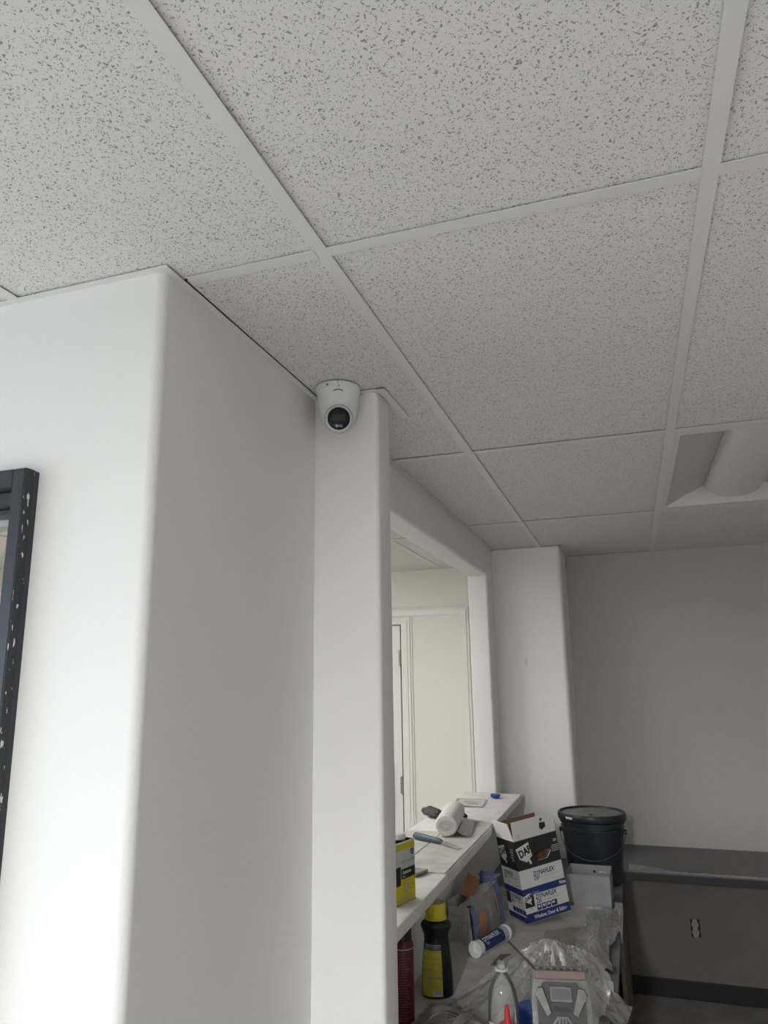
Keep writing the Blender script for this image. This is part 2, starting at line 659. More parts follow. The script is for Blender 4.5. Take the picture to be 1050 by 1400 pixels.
bm = B()
prism(bm, [(-3.0, 0.998), (XW + 0.002, 0.998), (XW + 0.002, 1.70), (XW - 0.02, 1.70), (XW - 0.02, 1.02), (-3.0, 1.02)], H - 0.0014, H + 0.0008)
struct('trim_1', bm, M_tee)
bm = B()
box(bm, -0.62, -0.553, 1.679, 1.70, H - 0.001, H + 0.0008)
box(bm, -0.576, -0.553, 1.679, 1.905, H - 0.0015, H + 0.0008)
struct('trim_2', bm, M_tee)
bm = B()
box(bm, XW - 0.002, XW + 0.0015, 1.80, 4.29, H - 0.012, H + 0.0008)
box(bm, XW - 0.002, XW + 0.016, 1.905, 4.29, H - 0.0008, H + 0.0008)
box(bm, XW, -0.335, 4.272, 4.2895, H - 0.0008, H + 0.0008)
box(bm, -0.343, -0.325, 4.272, 4.72, H - 0.0008, H + 0.0008)
box(bm, -0.345, 3.7, 4.70, 4.719, H - 0.0008, H + 0.0008)
struct('trim_3', bm, M_tee)

# ceiling: slab above, grid tees and lay-in tiles as parts
bm = B()
box(bm, -4.0, 3.8, -7.35, 5.02, TOP, TOP + 0.05)
ceil = struct('ceiling', bm, M_dark)

TX = [-3.0, -2.372, -1.735, -1.098, -0.461, 0.176, 0.813, 1.450, 2.087, 2.724, 3.361, 3.7]
TY = [-7.2, -6.245, -5.03, -3.815, -2.60, -1.385, -0.170, 1.0585, 2.3155, 3.5225, 4.72]
FW = 0.026


def tee(x0, y0, x1, y1):
    bm = B()
    if abs(x1 - x0) > abs(y1 - y0):
        box(bm, x0, x1, y0 - FW / 2, y0 + FW / 2, H - 0.0012, H)
        box(bm, x0, x1, y0 - 0.002, y0 + 0.002, H, H + 0.03)
    else:
        box(bm, x0 - FW / 2, x0 + FW / 2, y0, y1, H - 0.0004, H + 0.0008)
        box(bm, x0 - 0.002, x0 + 0.002, y0, y1, H, H + 0.03)
    return obj('ceiling_tee', bm, M_tee, ceil)


for x in TX[1:-1]:
    if x < XW:
        tee(x, -7.2, x, 1.0)
    else:
        tee(x, -7.2, x, 4.72)
for y in TY[1:-1]:
    for i in range(len(TX) - 1):
        x0, x1 = TX[i], TX[i + 1]
        if y > 1.0:
            if x1 <= XW:
                continue
            x0 = max(x0, XW)
        tee(x0 + FW / 2 - 0.001, y, x1 - FW / 2 + 0.001, y)

tile_cache = {}


def tile(x0, x1, y0, y1, z):
    sx, sy = round(x1 - x0, 3), round(y1 - y0, 3)
    if (sx, sy) not in tile_cache:
        bm = B()
        box(bm, -sx / 2, sx / 2, -sy / 2, sy / 2, 0, 0.016)
        o = obj('ceiling_tile', bm, M_tile, ceil)
        tile_cache[(sx, sy)] = o
    else:
        o = tile_cache[(sx, sy)].copy()
        COL.objects.link(o)
    o.location = ((x0 + x1) / 2, (y0 + y1) / 2, z)
    return o


random.seed(4)
for i in range(len(TX) - 1):
    for j in range(len(TY) - 1):
        x0, x1, y0, y1 = TX[i], TX[i + 1], TY[j], TY[j + 1]
        if y0 > 1.0:
            if x1 <= XW:
                continue
            x0 = max(x0, XW)
        if (i == 5 and j == 8) or (i == 4 and j == 3):
            continue            # light bays
        g = 0.003
        tile(x0 + g, x1 - g, y0 + g, y1 - g, H + 0.0025 + 0.0022 * random.random())

# ceiling of the room behind the pass-through
RX = [-3.9, -3.03, -2.42, -1.815, -1.208, XI]
RY = [1.12, 2.50, 3.72, 4.90]
for x in RX[1:-1]:
    bm = B()
    box(bm, x - FW / 2, x + FW / 2, 1.12, 4.9, H - 0.0004, H + 0.0008)
    obj('ceiling_tee', bm, M_tee, ceil)
for y in RY[1:-1]:
    bm = B()
    box(bm, -3.9, XI, y - FW / 2, y + FW / 2, H - 0.0012, H)
    obj('ceiling_tee', bm, M_tee, ceil)
for i in range(len(RX) - 1):
    for j in range(len(RY) - 1):
        if (i, j) in ((1, 0), (2, 1)):
            continue
        tile(RX[i] + 0.003, RX[i + 1] - 0.003, RY[j] + 0.003, RY[j + 1] - 0.003, H + 0.003)

# doorway frame in the left block
d1 = bpy.data.objects.new('door_1', None)
COL.objects.link(d1)
d1['kind'] = 'structure'
d1.location = (-1.03, 1.0, FZ)


def dpart(name, bm, mat):
    xform(bm, Matrix.Translation((1.03, -1.0, -FZ)))
    return obj(name, bm, mat, d1)


bm = B()
box(bm, -1.030, -1.0035, 0.9775, 1.14, FZ, 2.078, 0.0015, 1)
dpart('jamb', bm, M_bronze)
bm = B()
box(bm, -1.0035, -1.0022, 0.979, 0.9995, FZ, 2.078)
dpart('paint_flecked_edge', bm, M_chip)
bm = B()
box(bm, -1.955, -1.9, 0.9775, 1.14, FZ, 2.078, 0.0015, 1)
dpart('jamb', bm, M_bronze)
bm = B()
box(bm, -1.90, -1.030, 0.9775, 1.14, 2.045, 2.078, 0.0015, 1)
dpart('head', bm, M_bronze)
bm = B()
box(bm, -1.90, -1.030, 1.005, 1.14, 2.020, 2.045, 0.002, 1)
box(bm, -1.90, -1.030, 1.03, 1.12, 2.008, 2.020, 0.002, 1)
dpart('door_stop', bm, M_bronze)
bm = B()
box(bm, -1.90, -1.030, 1.06, 1.10, 1.995, 2.008)
dpart('weather_strip', bm, M_greyprint2)

# white door, casing and infill panel on the far wall of the other room
d2 = bpy.data.objects.new('door_2', None)
COL.objects.link(d2)
d2['kind'] = 'structure'
bm = B()
box(bm, -2.33, -1.514, 4.872, 4.90, FZ + 0.01, 2.055, 0.002, 1)
obj('door_leaf', bm, M_white, d2)
for z0, z1 in ((1.775, 1.892), (0.94, 1.06), (0.12, 0.24)):
    bm = B()
    tube(bm, [(-1.513, 4.868, z0), (-1.513, 4.868, z1)], 0.007, 8)
    box(bm, -1.53, -1.50, 4.868, 4.873, z0 + 0.008, z1 - 0.008)
    obj('hinge', bm, M_brass, d2)
bm = B()
for inset, yy in ((0.0, 4.880), (0.012, 4.870), (0.030, 4.864)):
    prism(bm, [(-1.505, FZ), (-1.432 - inset, FZ), (-1.432 - inset, 2.117 - inset), (-2.41 + inset, 2.117 - inset), (-2.41 + inset, FZ), (-2.338, FZ), (-2.338, 2.062), (-1.505, 2.062)], yy, 4.90, 'y')
obj('door_casing', bm, M_trimw, d2)
bm = B()
box(bm, -1.58, -1.572, 4.862, 4.872, 0.84, 1.128)
obj('notice_frame', bm, M_greyprint, d2)
bm = B()
box(bm, -2.0, -1.58, 4.866, 4.872, 0.84, 1.128)
obj('notice_sheet', bm, M_white, d2)
bm = B()
prism(bm, [(-1.083, FZ), (-1.028, FZ), (-1.028, 2.17), (-2.48, 2.17), (-2.48, 2.118), (-1.083, 2.118)], 4.882, 4.90, 'y')
prism(bm, [(-1.078, FZ), (-1.044, FZ), (-1.044, 2.154), (-2.48, 2.154), (-2.48, 2.123), (-1.078, 2.123)], 4.874, 4.883, 'y')
struct('trim_4', bm, M_trimw)
bm = B()
box(bm, -1.44, -1.075, 4.89, 4.90, FZ, 2.12)
struct('trim_5', bm, M_wall_room)

# ------------------------------------------------------------------ light fittings
def troffer(name, label, x0, x1, y0, y1, lit=None, bx=0.116):
    t = thing(name, label, 'ceiling light', ((x0 + x1) / 2, (y0 + y1) / 2, H))
    hx, hy = (x1 - x0) / 2 - 0.004, (y1 - y0) / 2 - 0.004
    b = 0.030
    bm = B()
    box(bm, -hx, -hx + b, -hy, hy, 0.0010, 0.004)
    box(bm, hx - b, hx, -hy, hy, 0.0010, 0.004)
    box(bm, -hx + b, hx - b, -hy, -hy + 0.062, 0.0010, 0.004)
    box(bm, -hx + b, hx - b, hy - 0.062, hy, 0.0010, 0.004)
    obj('frame', bm, M_basket, t)
    fy = hy - 0.062
    ix = hx - b
    for s in (-1, 1):
        bm = B()
        pts = []
        n = 10
        for k in range(n + 1):
            u = k / n
            pts.append((s * (ix + (bx - ix) * u), 0.004 + 0.085 * u ** 0.9))
        pts += [(p[0], p[1] + 0.003) for p in pts[::-1]]
        if s < 0:
            pts = pts[::-1]
        prism(bm, pts, -fy, fy, 'y')
        obj('reflector', bm, M_lightpan, t, True)
    for s in (-1, 1):
        bm = B()
        prism(bm, [(-ix, 0.004), (ix, 0.004), (bx, 0.10), (-bx, 0.10)], s * fy - 0.001, s * fy + 0.001, 'y')
        obj('end_plate', bm, M_basket, t)
    bm = B()
    # bulging centre basket, closed at both ends
    nu, nv = 14, 20
    g = []
    for i in range(nv + 1):
        v = i / nv * 2 - 1
        yy = v * (fy - 0.006)
        end = max(0.0, 1 - max(0, (abs(v) - 0.93) / 0.07) ** 2) ** 0.5
        row = []
        for k in range(nu + 1):
            a = math.pi * k / nu
            row.append(bm.verts.new((bx * math.cos(a), yy, 0.088 - 0.074 * (math.sin(a) ** 0.75) * (0.25 + 0.75 * end))))
        g.append(row)
    for i in range(nv):
        for k in range(nu):
            bm.faces.new((g[i][k], g[i][k + 1], g[i + 1][k + 1], g[i + 1][k]))
    for row in (g[0], g[-1]):
        bm.faces.new(row)
    obj('diffuser_basket', bm, M_basket if lit is None else lit, t, True)
    bm = B()
    box(bm, -hx, hx, -hy, hy, 0.112, 0.118)
    obj('housing', bm, M_lightpan, t)
    return t


troffer('ceiling_light', 'unlit recessed ceiling light with bulging centre basket, by the far wall', 0.176, 0.813, 2.3155, 3.5225)


def lit(name, col, strength):
    lm = bpy.data.materials.new(name)
    lm.use_nodes = True
    lb = lm.node_tree.nodes['Principled BSDF']
    lb.inputs['Base Color'].default_value = (0.8, 0.8, 0.78, 1)
    lb.inputs['Emission Color'].default_value = (*col, 1)
    lb.inputs['Emission Strength'].default_value = strength
    return lm


LR = lit('lit_warm_basket', (1.0, 0.985, 0.96), P_ROOM)
troffer('ceiling_light', 'lit ceiling light behind the pass-through, nearer the dark door frame', RX[1], RX[2], RY[0] + 0.1, RY[1], LR)
troffer('ceiling_light', 'added ceiling light behind the pass-through to brighten the bar, nearer the white door', RX[2], RX[3], RY[1], RY[2], LR)  # second fixture, added to brighten the bar and the room wall
troffer('ceiling_light', 'narrow lit ceiling light overhead, on the open side of the white block', TX[4], -0.156, TY[3], TY[4], lit('lit_basket', (0.97, 0.985, 1.0), P_MID), 0.085)
tile(-0.153, TX[5] - 0.003, TY[3] + 0.003, TY[4] - 0.003, H + 0.003)
tee(-0.156, TY[3], -0.156, TY[4])

# ------------------------------------------------------------------ security camera
t = thing('security_camera', 'white turret security camera with black face on the ceiling by the column', 'camera', (-0.667, 1.642, H))
bm = B()
lathe(bm, [(0.0, 0.0), (0.0555, 0.0), (0.0575, -0.002), (0.0575, -0.016), (0.0555, -0.018), (0.0548, -0.022), (0.0535, -0.04), (0.047, -0.075), (0.040, -0.098), (0.034, -0.106), (0.0, -0.106)], 48)
base = obj('base', bm, M_cam, t, True)
dirc = Vector((0.667, -1.642, -0.62)).normalized()
up = Vector((0, 0, 1))
rx = dirc.cross(up).normalized()
uy = rx.cross(dirc).normalized()
fm = Matrix((rx, uy, dirc)).transposed().to_4x4()
ctr = Vector((0.016, -0.036, -0.098))
fm.translation = ctr
bm = B()
R0 = 0.0352
pr = [(0.0, -R0)] + [(R0 * math.sin(a), -R0 * math.cos(a)) for a in [math.pi * k / 24 for k in range(1, 18)]]
pr += [(0.0300, 0.0262), (0.0300, 0.0285), (0.0292, 0.0295), (0.0, 0.0295)]
lathe(bm, pr, 48)
xform(bm, fm)
ball = obj('turret', bm, M_cam, t, True)
bm = B()
lathe(bm, [(0.0, 0.0285), (0.0283, 0.0285), (0.0283, 0.0302), (0.0262, 0.0312), (0.0, 0.0312)], 40)
xform(bm, fm)
face = obj('face_glass', bm, M_blackgl, t, True)
bm = B()
box(bm, -0.0165, 0.0165, -0.006, 0.0115, 0.0310, 0.0320, 0.0004, 1)
xform(bm, fm)
obj('lens_window', bm, M_lens, face)
for i, (px, rr) in enumerate(((-0.0065, 0.0034), (-0.001, 0.003), (0.005, 0.0042))):
    bm = B()
    lathe(bm, [(0.0, 0.0332), (rr * 0.7, 0.0328), (rr, 0.0310)], 14, cx=px, cy=-0.018)
    xform(bm, fm)
    obj('led', bm, M_pearl if i == 2 else M_greyprint, face)
# seam ring around the turret
bm = B()
ring = [(0.0362 * math.cos(a), 0.0362 * math.sin(a), -0.002) for a in [2 * math.pi * k / 40 for k in range(41)]]
tube(bm, ring, 0.0008, 6)
xform(bm, fm)
obj('seam_ring', bm, M_greyprint2, t)
ca = math.atan2(-1.642, 0.667)
bm = B()
pts = [(0.0548 * math.cos(ca + a), 0.0548 * math.sin(ca + a), -0.0245 - 0.004 * abs(a / 0.22) ** 2) for a in [(-0.22 + 0.44 * k / 12) for k in range(13)]]
tube(bm, pts, 0.0012, 6)
obj('slot', bm, M_slot, base)
bm = B()
pts = [(0.0578 * math.cos(ca - 0.50), 0.0578 * math.sin(ca - 0.50), -0.010), (0.0588 * math.cos(ca - 0.50), 0.0588 * math.sin(ca - 0.50), -0.010)]
tube(bm, pts, 0.0024, 10)
obj('screw', bm, M_slot, base)
bm = B()
for a, b in (((0.0, -0.0185), (-0.01, -0.001)), ((0.0, -0.0185), (0.08, -0.014))):
    tube(bm, [(0.0578 * math.cos(ca + a[0]), 0.0578 * math.sin(ca + a[0]), a[1]), (0.0578 * math.cos(ca + b[0]), 0.0578 * math.sin(ca + b[0]), b[1])], 0.0006, 6)
obj('seam', bm, M_slot, base)

# ------------------------------------------------------------------ built-in counters
t = thing('bar_counter', 'long dusty white bar counter running through the pass-through opening', 'counter', (-0.775, 3.0, 1.04))
bm = B()
prism(bm, rpoly([(-0.935, BZ, 0.003), (-0.935, BZ - 0.038, 0.004), (-0.615, BZ - 0.038, 0.008), (-0.615, BZ, 0.003)], 3), 1.802, 4.105, 'y')
xform(bm, Matrix.Translation((0.775, -3.0, -1.04)))
obj('counter_top', bm, M_bar, t, True)

DX = -0.125
t = thing('work_counter', 'dark grey L-shaped work counter along the knee wall and far wall', 'counter', (-0.4, 3.0, FZ))
T0 = Matrix.Translation((0.4, -3.0, -FZ))
bm = B()
prism(bm, [(XW + 0.001, 1.81), (DX, 1.81), (DX, 4.10), (2.6, 4.10), (2.6, 4.288 + 0.43), (-0.343, 4.718), (-0.343, 4.288), (XW + 0.001, 4.288)], DZ - 0.004, DZ)
xform(bm, T0)
obj('laminate_top', bm, M_lam, t)
bm = B()
prism(bm, [(XW + 0.001, 1.81), (DX - 0.001, 1.81), (DX - 0.001, 4.101), (2.6, 4.101), (2.6, 4.14), (DX - 0.04, 4.14), (DX - 0.04, 1.85), (XW + 0.001, 1.85)], DZ - 0.042, DZ - 0.004)
xform(bm, T0)
obj('edge_band', bm, M_lam_edge, t)
bm = B()
prism(bm, [(XW + 0.002, 1.85), (DX - 0.04, 1.85), (DX - 0.04, 4.14), (2.6, 4.14), (2.6, 4.717), (-0.342, 4.717), (-0.342, 4.287), (XW + 0.002, 4.287)], DZ - 0.024, DZ - 0.0042)
xform(bm, T0)
obj('substrate', bm, M_wood, t)
bm = B()
box(bm, -0.165, -0.145, 3.9, 4.707, FZ, DZ - 0.042)
xform(bm, T0)
obj('support_panel', bm, M_wood, t)
bm = B()
box(bm, -0.165, -0.145, 1.86, 1.90, FZ, DZ - 0.042)
xform(bm, T0)
obj('support_post', bm, M_wood, t)
bm = B()
box(bm, 2.55, 2.57, 4.15, 4.707, FZ, DZ - 0.042)
xform(bm, T0)
obj('support_panel', bm, M_wood, t)

# outlet on the far wall
t = thing('wall_outlet', 'bare duplex outlet without cover plate under the far counter', 'outlet', (0.212, 4.72, 0.326))
bm = B()
box(bm, -0.024, 0.026, -0.003, 0.001, -0.046, 0.046, 0.001, 1)
obj('wall_box', bm, M_blackp, t)
for s in (-1, 1):
    bm = B()
    lathe(bm, [(0.0, 0.0), (0.0175, 0.0), (0.0175, 0.007), (0.0, 0.007)], 20)
    xform(bm, Matrix.Translation((0, -0.001, s * 0.0195)) @ Matrix.Rotation(math.pi / 2, 4, 'X'))
    r = obj('receptacle', bm, M_outlet, t, True)
    bm = B()
    for dx in (-0.006, 0.006):
        box(bm, dx - 0.0012, dx + 0.0012, -0.0088, -0.0075, s * 0.0195, s * 0.0195 + 0.009)
    box(bm, -0.002, 0.002, -0.0088, -0.0075, s * 0.0195 - 0.010, s * 0.0195 - 0.006)
    obj('slot', bm, M_blackp, r)
bm = B()
box(bm, -0.012, 0.012, -0.004, -0.001, -0.045, 0.045)
obj('yoke', bm, M_outlet, t)

# ------------------------------------------------------------------ things on the bar
Z = BZ
# hardboard sheets
bm = B()
prism(bm, [(-0.682, 2.438), (-0.622, 2.438), (-0.617, 3.26), (-0.66, 3.32), (-0.778, 3.32), (-0.78, 2.44)], Z + 0.0005, Z + 0.0045)
tag(obj('hardboard_sheet', bm, M_board), 'dusty hardboard sheet on the bar, under the long putty knife', 'board')
bm = B()
prism(bm, [(-0.786, 2.66), (-0.784, 3.05), (-0.93, 3.05), (-0.93, 2.62)], Z + 0.0005, Z + 0.0040)
tag(obj('hardboard_sheet', bm, M_board), 'narrower hardboard sheet on the bar edge behind the solvent can', 'board')
bm = B()
prism(bm, [(-0.677, 2.434), (-0.70, 2.37), (-0.80, 2.40), (-0.775, 2.46)], Z + 0.0050, Z + 0.013)
tag(obj('wood_shim', bm, M_greyprint), 'flat dark grey strip on the bar behind the solvent can', 'shim')

# solvent can
ang = math.atan2(0.106, 0.030)
ux = Vector((math.cos(ang), math.sin(ang), 0))          # along the visible face, away from camera
uxf = ux
nrm = Vector((math.sin(ang), -math.cos(ang), 0))        # out of the visible face
W_, D_, Hc = 0.108, 0.060, 0.160
p0 = Vector((-0.640, 2.166, Z)) - ux * W_
t = thing('solvent_can', 'yellow and silver rectangular solvent can with white cap on the bar', 'can', p0)
Rm = Matrix((ux, -nrm, Vector((0, 0, 1)))).transposed().to_4x4()


def cpart(name, bm, mat, parent=None, smooth=False):
    xform(bm, Rm)
    return obj(name, bm, mat, parent or t, smooth)


bm = B()
box(bm, 0, W_, 0, D_, 0.001, Hc, 0.004, 3)
cpart('body', bm, M_silver, None, True)
bm = B()
box(bm, -0.0006, W_ + 0.0006, -0.0006, D_ + 0.0006, 0.0, 0.0035, 0.001, 1)
cpart('rim', bm, M_greyprint)
bm = B()
box(bm, -0.0006, W_ + 0.0006, -0.0006, D_ + 0.0006, Hc - 0.0035, Hc, 0.001, 1)
cpart('rim', bm, M_silver)
bm = B()
box(bm, 0.002, W_ - 0.0035, -0.0005, 0.01, 0.004, 0.068)
box(bm, -0.0005, 0.01, 0.002, D_ - 0.004, 0.004, 0.068)
box(bm, W_ - 0.01, W_ + 0.0005, 0.004, D_ - 0.004, 0.004, Hc - 0.004)
cpart('yellow_label', bm, M_yellow)
bm = B()
box(bm, 0.002, W_ - 0.0035, -0.0005, 0.01, Hc - 0.020, Hc - 0.004)
cpart('yellow_band', bm, M_yellow)
bm = B()
box(bm, 0.034, W_ - 0.0035, -0.0008, 0.01, 0.064, 0.090)
box(bm, 0.004, 0.030, -0.0007, 0.01, 0.05, 0.098)
cpart('black_panel', bm, M_blackp)
bm = B()
lathe(bm, [(0, Hc), (0.0165, Hc), (0.0165, Hc + 0.014), (0.015, Hc + 0.016), (0, Hc + 0.016)], 24, cx=0.074, cy=0.030)
cpart('cap', bm, M_white, None, True)
ez = (0, 0, 1)
text(t, 'sunnyside', 0.0185, Rm @ Vector((0.034, 0, 0.104)), uxf, ez, M_greyprint, shear=0.1)
text(t, 'Acetone', 0.013, Rm @ Vector((0.038, -0.0008, 0.077)), uxf, ez, M_white, bold=0.0003)
text(t, '100%', 0.007, Rm @ Vector((0.038, -0.0008, 0.068)), uxf, ez, M_white)
bm = B()
lathe(bm, [(0.0055, 0.0), (0.0085, 0.0), (0.0085, 0.0006), (0.0055, 0.0006)], 20)
lathe(bm, [(0.0, 0.0), (0.0030, 0.0), (0.0030, 0.0006), (0, 0.0006)], 12)
xform(bm, Matrix.Translation((0.092, 0, 0.129)) @ Matrix.Rotation(math.pi / 2, 4, 'X'))
cpart('emblem', bm, M_blackp)
bm = B()
for i, (wd, zz) in enumerate(((0.040, 0.056), (0.026, 0.050), (0.055, 0.044), (0.04, 0.038), (0.046, 0.032), (0.030, 0.026))):
    box(bm, 0.040, 0.040 + wd, -0.0008, 0.004, zz, zz + 0.0022)
for i in range(4):
    box(bm, 0.020, 0.095, -0.0008, 0.004, 0.008 + i * 0.004, 0.0092 + i * 0.004)
cpart('small_print', bm, M_greyprint)

# long putty knife
a0, a1, a2 = Vector((-0.855, 2.89, Z + 0.018)), Vector((-0.728, 2.82, Z + 0.016)), Vector((-0.648, 2.765, Z + 0.006))
t = thing('putty_knife', 'putty knife with slate blue handle on the hardboard sheet', 'knife', a0)
bm = B()
d = (a1 - a0)
tube(bm, [(0, 0, 0), d * 0.04, d * 0.3, d * 0.65, d * 0.92, d], [0.009, 0.0125, 0.0125, 0.0105, 0.0095, 0.006], 12)
obj('handle', bm, M_teal, t, True)
bm = B()
tube(bm, [d * -0.06, d * 0.01], [0.006, 0.008], 10)
obj('butt_cap', bm, M_knife, t, True)
bm = B()
d2_ = (a2 - a0)
dir_ = (a2 - a1).normalized()
side = dir_.cross(Vector((0, 0, 1))).normalized()
vs = []
for q, hw in ((d * 0.98, 0.007), (d + dir_ * 0.02, 0.012), (d + dir_ * 0.07, 0.015), (d2_, 0.015)):
    vs.append((q + side * hw, q - side * hw))
for dz in (0.0, 0.0012):
    pass
rows = [[bm.verts.new(a + Vector((0, 0, dz))) for a in (l, r_) for dz in (0, 0.0012)] for l, r_ in vs]
for A, C in zip(rows, rows[1:]):
    for k0, k1 in ((0, 1), (1, 3), (3, 2), (2, 0)):
        bm.faces.new((A[k0], A[k1], C[k1], C[k0]))
bm.faces.new((rows[0][0], rows[0][1], rows[0][3], rows[0][2]))
bm.faces.new((rows[-1][0], rows[-1][1], rows[-1][3], rows[-1][2]))
obj('blade', bm, M_knife, t)

# roll of plastic film
t = thing('film_roll', 'fat white roll of plastic film lying on the bar', 'roll', (-0.742, 2.945, Z + 0.0045 + 0.043))
bm = B()
n = 12
ax = Vector((-0.045, 0.36, 0)).normalized()
sd = Vector((ax.y, -ax.x, 0))
rings = []
LEN = 0.36
prof = [(0.0, 0.028), (0.0, 0.036), (0.004, 0.041), (0.012, 0.043), (0.10, 0.042), (0.2, 0.043), (0.30, 0.042), (0.345, 0.040), (0.356, 0.034), (0.36, 0.02)]
for s_, r_ in prof:
    ring = []
    for k in range(28):
        a = 2 * math.pi * k / 28
        rr = r_ * (1 + 0.05 * noise2(4 * math.cos(a) + 9, 4 * math.sin(a) + s_ * 14, 5))
        ring.append(bm.verts.new(ax * s_ + sd * (rr * 1.06 * math.cos(a)) + Vector((0, 0, 0.97 * rr * math.sin(a)))))
    rings.append(ring)
for A, C in zip(rings, rings[1:]):
    for k in range(28):
        bm.faces.new((A[k], A[(k + 1) % 28], C[(k + 1) % 28], C[k]))
bm.faces.new(rings[0][::-1])
bm.faces.new(rings[-1])
obj('film', bm, M_roll, t, True)
bm = B()
sp = []
for k in range(60):
    a = k * 0.36
    r_ = 0.027 - 0.021 * k / 60
    sp.append(sd * (r_ * 1.15 * math.cos(a)) + Vector((0, 0, r_ * 0.8 * math.sin(a))) - ax * 0.0008)
tube(bm, sp, 0.0009, 5)
obj('wound_edge', bm, M_board, t, True)
bm = B()
sh = sheet(lambda u, v: tuple(ax * (0.02 + 0.30 * u) + sd * (0.0425 + 0.05 * v) + Vector((0, 0, -0.041 + 0.016 * (1 - v) ** 2 + 0.006 * noise2(u * 7, v * 5, 2)))), 12, 6)
bm.free()
obj('loose_end', sh, M_film, t, True)

# crumpled dark rag
def blob(cx, cy, cz, rx_, ry_, rz_, seed, amp=0.35, sub=4, fz=None):
    bm = B()
    bmesh.ops.create_icosphere(bm, subdivisions=sub, radius=1.0)
    for v in bm.verts:
        c = v.co.copy()
        k = 1 + amp * (noise2(c.x * 2.1 + c.z * 1.7 + 5, c.y * 2.3 - c.z + 3, seed) + 0.6 * noise2(c.x * 5 + c.z * 4 + 9, c.y * 5 - c.z * 3 + 1, seed + 1))
        v.co = Vector((c.x * k * rx_, c.y * k * ry_, c.z * k * rz_))
    zmin = min(v.co.z for v in bm.verts)
    for v in bm.verts:
        v.co += Vector((cx, cy, cz - zmin))
        if fz is not None and v.co.z < fz:
            v.co.z = fz
    return bm


o = obj('crumpled_rag', blob(0, 0, 0, 0.068, 0.035, 0.020, 11), M_rag, None, True)
o.location = (-0.905, 3.36, Z)
o.rotation_euler = (0, 0, -0.7)
tag(o, 'charcoal crumpled rag on the bar left of the film roll', 'rag')

# small knife with black handle behind the roll
t = thing('scraper', 'small scraper with black knobbed handle on the bar right of the film roll', 'scraper', (-0.765, 3.33, Z + 0.012))
bm = B()
tube(bm, [(-0.03, 0.03, 0.012), (-0.012, 0.01, 0.012), (0.0, 0.0, 0.010), (0.012, -0.004, 0.008), (0.022, -0.012, 0.006)], [0.013, 0.010, 0.014, 0.010, 0.008], 12)
obj('handle', bm, M_blackpl, t, True)
bm = B()
prism(bm, [(0.018, -0.012), (0.10, -0.055), (0.094, -0.067), (0.015, -0.024)], 0.0, 0.0012)
obj('blade', bm, M_knife, t)

# printed card
t = thing('printed_card', 'white printed card with black border lying at the far end of the bar', 'card', (-0.82, 3.77, Z))
sc_ = sheet(lambda u, v: (-0.095 + 0.165 * u + 0.035 * (1 - v) * 0.6, -0.12 + 0.24 * v, 0.0012 + 0.004 * u * (1 - u) + 0.010 * (1 - v) ** 3 * (1 - u) ** 2), 8, 8, 0.0006)
obj('sheet', sc_, M_paper, t, True)
bm = B()
for u0, u1, v0, v1 in ((0.02, 0.10, 0.03, 0.97), (0.93, 0.97, 0.03, 0.97), (0.1, 0.93, 0.03, 0.07), (0.1, 0.93, 0.93, 0.97), (0.45, 0.8, 0.3, 0.36), (0.3, 0.75, 0.45, 0.5), (0.3, 0.6, 0.6, 0.64)):
    def pt(u, v):
        return (-0.095 + 0.165 * u + 0.035 * (1 - v) * 0.6, -0.12 + 0.24 * v, 0.0024 + 0.004 * u * (1 - u) + 0.010 * (1 - v) ** 3 * (1 - u) ** 2)
    n = 8
    prev = None
    for k in range(n + 1):
        v = v0 + (v1 - v0) * k / n
        pr_ = (bm.verts.new(pt(u0, v)), bm.verts.new(pt(u1, v)))
        if prev:
            bm.faces.new((prev[0], prev[1], pr_[1], pr_[0]))
        prev = pr_
obj('print', bm, M_greyprint, t)

o = obj('tape_wad', blob(0, 0, 0, 0.026, 0.030, 0.009, 21, 0.8, 3), M_tapeblue)
o.location = (-0.725, 3.945, Z)
tag(o, 'small crumpled wad of blue painter tape on the bar end', 'tape')

# ------------------------------------------------------------------ things on the work counter
Z = DZ
bm = B()
prism(bm, [(-0.742, 2.05), (-0.42, 2.05), (-0.30, 2.78), (-0.21, 3.02), (-0.20, 3.62), (-0.742, 3.66)], Z + 0.0003, Z + 0.003)
tag(obj('hardboard_sheet', bm, M_board), 'large dusty hardboard sheet covering the work counter', 'board')
bm = B()
prism(bm, [(-0.40, 2.72), (-0.235, 2.78), (-0.21, 3.23), (-0.40, 3.10)], Z + 0.0035, Z + 0.0045)
tag(obj('kraft_paper', bm, M_stain), 'brown stained paper lying in front of the blue and white carton', 'paper')

# maroon spray can
t = thing('spray_can', 'dark maroon can with black top under the bar beside the column', 'can', (-0.700, 2.215, Z + 0.003))
bm = B()
lathe(bm, [(0, 0), (0.031, 0), (0.033, 0.003), (0.033, 0.205), (0.031, 0.212), (0.026, 0.220), (0.0, 0.220)], 32)
obj('body', bm, M_maroon, t, True)
bm = B()
lathe(bm, [(0.028, 0.215), (0.0285, 0.222), (0.027, 0.262), (0.024, 0.272), (0, 0.272)], 28)
obj('cap', bm, M_blackpl, t, True)
bm = B()
random.seed(8)
ac = math.atan2(-1, 0.32)
for k in range(26):
    z = 0.018 + k * 0.0068
    wd = 0.5 + 0.35 * random.random()
    lathe(bm, [(0.0334, z), (0.0336, z + 0.0009), (0.0334, z + 0.0018)], 12, a0=ac - 0.55, a1=ac - 0.55 + wd * 1.6)
obj('small_print', bm, M_pinkprint, t)
bm = B()
lathe(bm, [(0.0332, 0.196), (0.0337, 0.1975), (0.0332, 0.199)], 32)
obj('print_line', bm, M_greyprint2, t)

